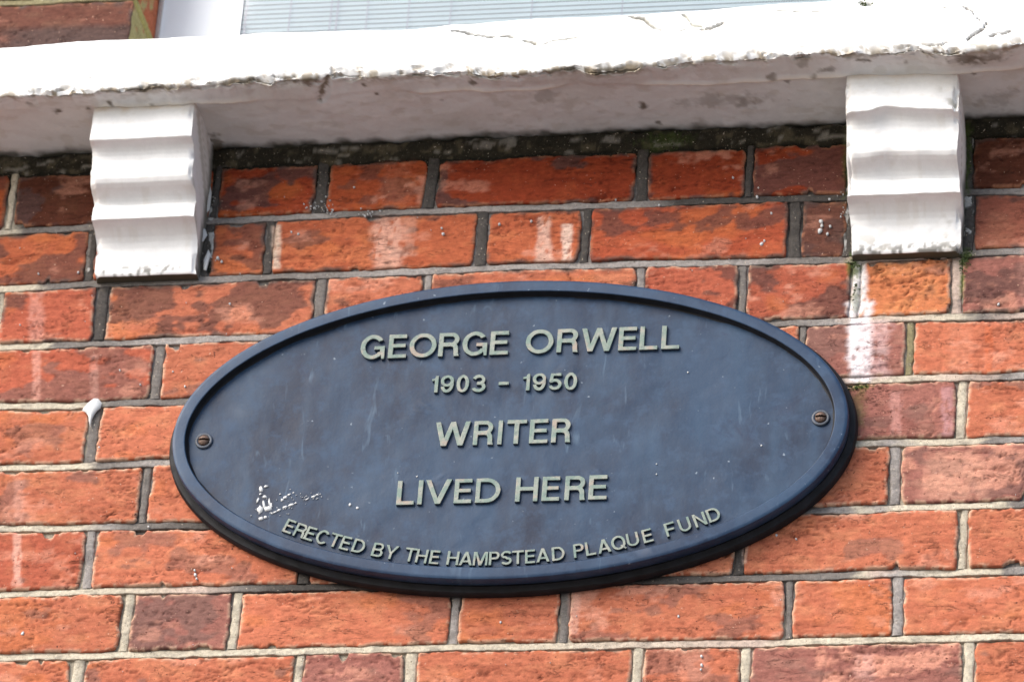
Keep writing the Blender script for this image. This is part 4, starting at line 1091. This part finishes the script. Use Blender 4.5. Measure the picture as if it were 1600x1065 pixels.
for (px, py, r) in [(305, 897, 2.2), (304, 890, 1.6), (307, 903, 1.5), (35, 989, 2.6), (1096, 1024, 1.8), (1096, 1038, 2.0), (1095, 1045, 1.6), (31, 507, 1.2), (122, 425, 1.6), (60, 427, 1.4), (232, 822, 1.5), (1283, 345, 3.2), (1281, 360, 3.4), (1284, 352, 2.4), (1293, 365, 2.2), (1297, 353, 1.8), (1296, 311, 1.8), (340, 402, 2.6), (346, 408, 2.0), (359, 474, 1.6),
                    (1060, 962, 1.8), (782, 971, 1.6), (1145, 247+30, 1.5), (1030, 320, 1.8), (1183, 307, 2.0), (1185, 293, 1.3), (830, 345, 1.8), (962, 312, 1.2), (1190, 380, 2.6), (1194, 376, 1.8), (692, 365, 2.2), (690, 356, 1.6), (780, 350, 2.0), (455, 362, 1.4), (466, 365, 1.6), (553, 292, 1.3), (1213, 835, 1.8), (1244, 841, 1.4), (1205, 333, 1.8), (1560, 475, 2.0), (270, 580, 1.2), (187, 578, 1.4), (289, 603, 1.4), (155, 698, 1.3), (219, 600, 1.2)]:
    spk.append(outline(px, py, r/1500*1.0, r/1250*1.1, random.uniform(-.5, .5), -.002, 9))
for q in range(45):
    px, py = random.uniform(0, 1600), random.uniform(300, 1060)
    spk.append(outline(px, py, random.uniform(.3, .6)/1000, random.uniform(.3, .7)/1000, 0, -.002, 7))
for (px, py, n_) in ((500, 318, 14), (510, 330, 10), (575, 334, 12), (495, 322, 8), (1320, 305, 10), (1322, 330, 12), (322, 400, 8)):
    for q in range(n_):
        spk.append(outline(px+random.gauss(0, 9), py+random.gauss(0, 4), random.uniform(.3, 1.3)/1000, random.uniform(.3, .9)/1000, random.uniform(0, 3), -.0025, 8, .35))
me = blob_mesh(spk, 'paint_specks', .0012)
o = wlink('paint_specks', me, MAT_SPLASH, (0, -.0012, 0)); o['kind'] = 'stuff'
# splatter on the plaque
pk = []
for (px, py, r1, r2, an) in [(408, 764, 3.6, 4.2, .3), (416, 760, 3.6, 1.6, .4), (407, 772, 2.2, 1.4, .5), (414, 776, 3.5, 2.2, 0), (403, 782, 1.6, 4.5, -.4), (406, 796, 4.2, 6.0, 0), (418, 795, 6.5, 4.2, .1), (413, 788, 2, 7, .3), (421, 785, 1.4, 7, .25), (424, 790, 1.4, 5, .1),
                             (408, 810, 4.5, 2.2, 0), (415, 808, 3, 2, 0), (436, 797, 4, 1.6, .5), (446, 792, 4.5, 1.6, .4), (455, 789, 4.5, 1.8, .4), (462, 786, 2.4, 1.2, .5), (441, 781, 2.5, 2.2, .6), (446, 777, 4, 2.0, .7), (452, 773, 3, 1.5, .8), (459, 770, 1.5, 1, 0),
                             (480, 780, 3, 1, .4), (490, 776, 3.4, 1.5, .5), (496, 773, 2, 1.4, .4), (547, 788.5, 2.3, 2.0, 0), (558.5, 793.5, 2.3, 2.0, 0), (652, 744.5, 1.3, 1.2, 0), (622, 739, .8, .8, 0), (425, 802, 2, 1.2, .5), (430, 800, 3, 1.4, .5), (438, 772, 1.4, 1, 0), (1026, 725, 1.3, 1.2, 0), (1075, 582, 1.2, 1.2, 0), (1304, 603, 1.3, 1.3, 0), (1026, 741, 1.1, 1.2, 0), (1190, 696, 1.2, 1.2, 0)]:
    pk.append(outline(px, py, r1/1500, r2/1250, an*.8, YP, 11, .3))
for q in range(46):
    t_ = random.random(); px = 402+100*t_+random.gauss(0, 9); py = 800-26*t_+random.gauss(0, 8)
    pk.append(outline(px, py, random.uniform(.2, .8)/1000, random.uniform(.2, .6)/1000, .4, YP, 7, .3))
pk = [[(a-PXc, b-PZc) for a, b in s] for s in pk]
me = blob_mesh(pk, 'paint_splatter', .0004)
o = link('paint_splatter', me, MAT_SPLASH, plq, (0, YP-.0008, 0)); o['kind'] = 'stuff'

# ------------------------------------------------------------------ moss in the damp corners
ms = []; mf = []
for (px, py, sx_, sz_, n_, y) in [(1333, 413, .006, .004, 50, -.004), (1508, 400, .006, .008, 90, -.004), (1504, 420, .003, .010, 40, -.003), (1340, 605, .010, .002, 40, -.002), (1036, 220, .022, .006, 60, -.008), (1510, 235, .005, .02, 90, -.006), (1326, 240, .003, .02, 60, -.004), (1348, 8, .006, .003, 40, -.132), (1337, 455, .003, .012, 30, -.002), (250, 425, .03, .002, 60, -.008), (1400, 393, .03, .002, 60, -.006)]:
    a, b_ = wy(px, py, y)
    for q in range(n_//2):
        cx, cz, r = a+random.gauss(0, sx_*.6), b_+random.gauss(0, sz_*.7), random.uniform(.0006, .0017)
        b0 = len(ms)
        for v in ((1, 0, 0), (-1, 0, 0), (0, 1, 0), (0, -1, 0), (0, 0, 1), (0, 0, -1)):
            ms.append((cx+v[0]*r*random.uniform(.7, 1.3), y+v[1]*r*random.uniform(.7, 1.3), cz+v[2]*r*random.uniform(.6, 1.2)))
        for f in ((0, 2, 4), (2, 1, 4), (1, 3, 4), (3, 0, 4), (2, 0, 5), (1, 2, 5), (3, 1, 5), (0, 3, 5)): mf.append(tuple(b0+i for i in f))
me = bpy.data.meshes.new('moss'); me.from_pydata(ms, [], mf); recalc(me)
o = link('moss', me, MAT_MOSS); o['kind'] = 'stuff'; o['label'] = 'small green moss cushions in the damp joints beside the brackets'; o['category'] = 'moss'
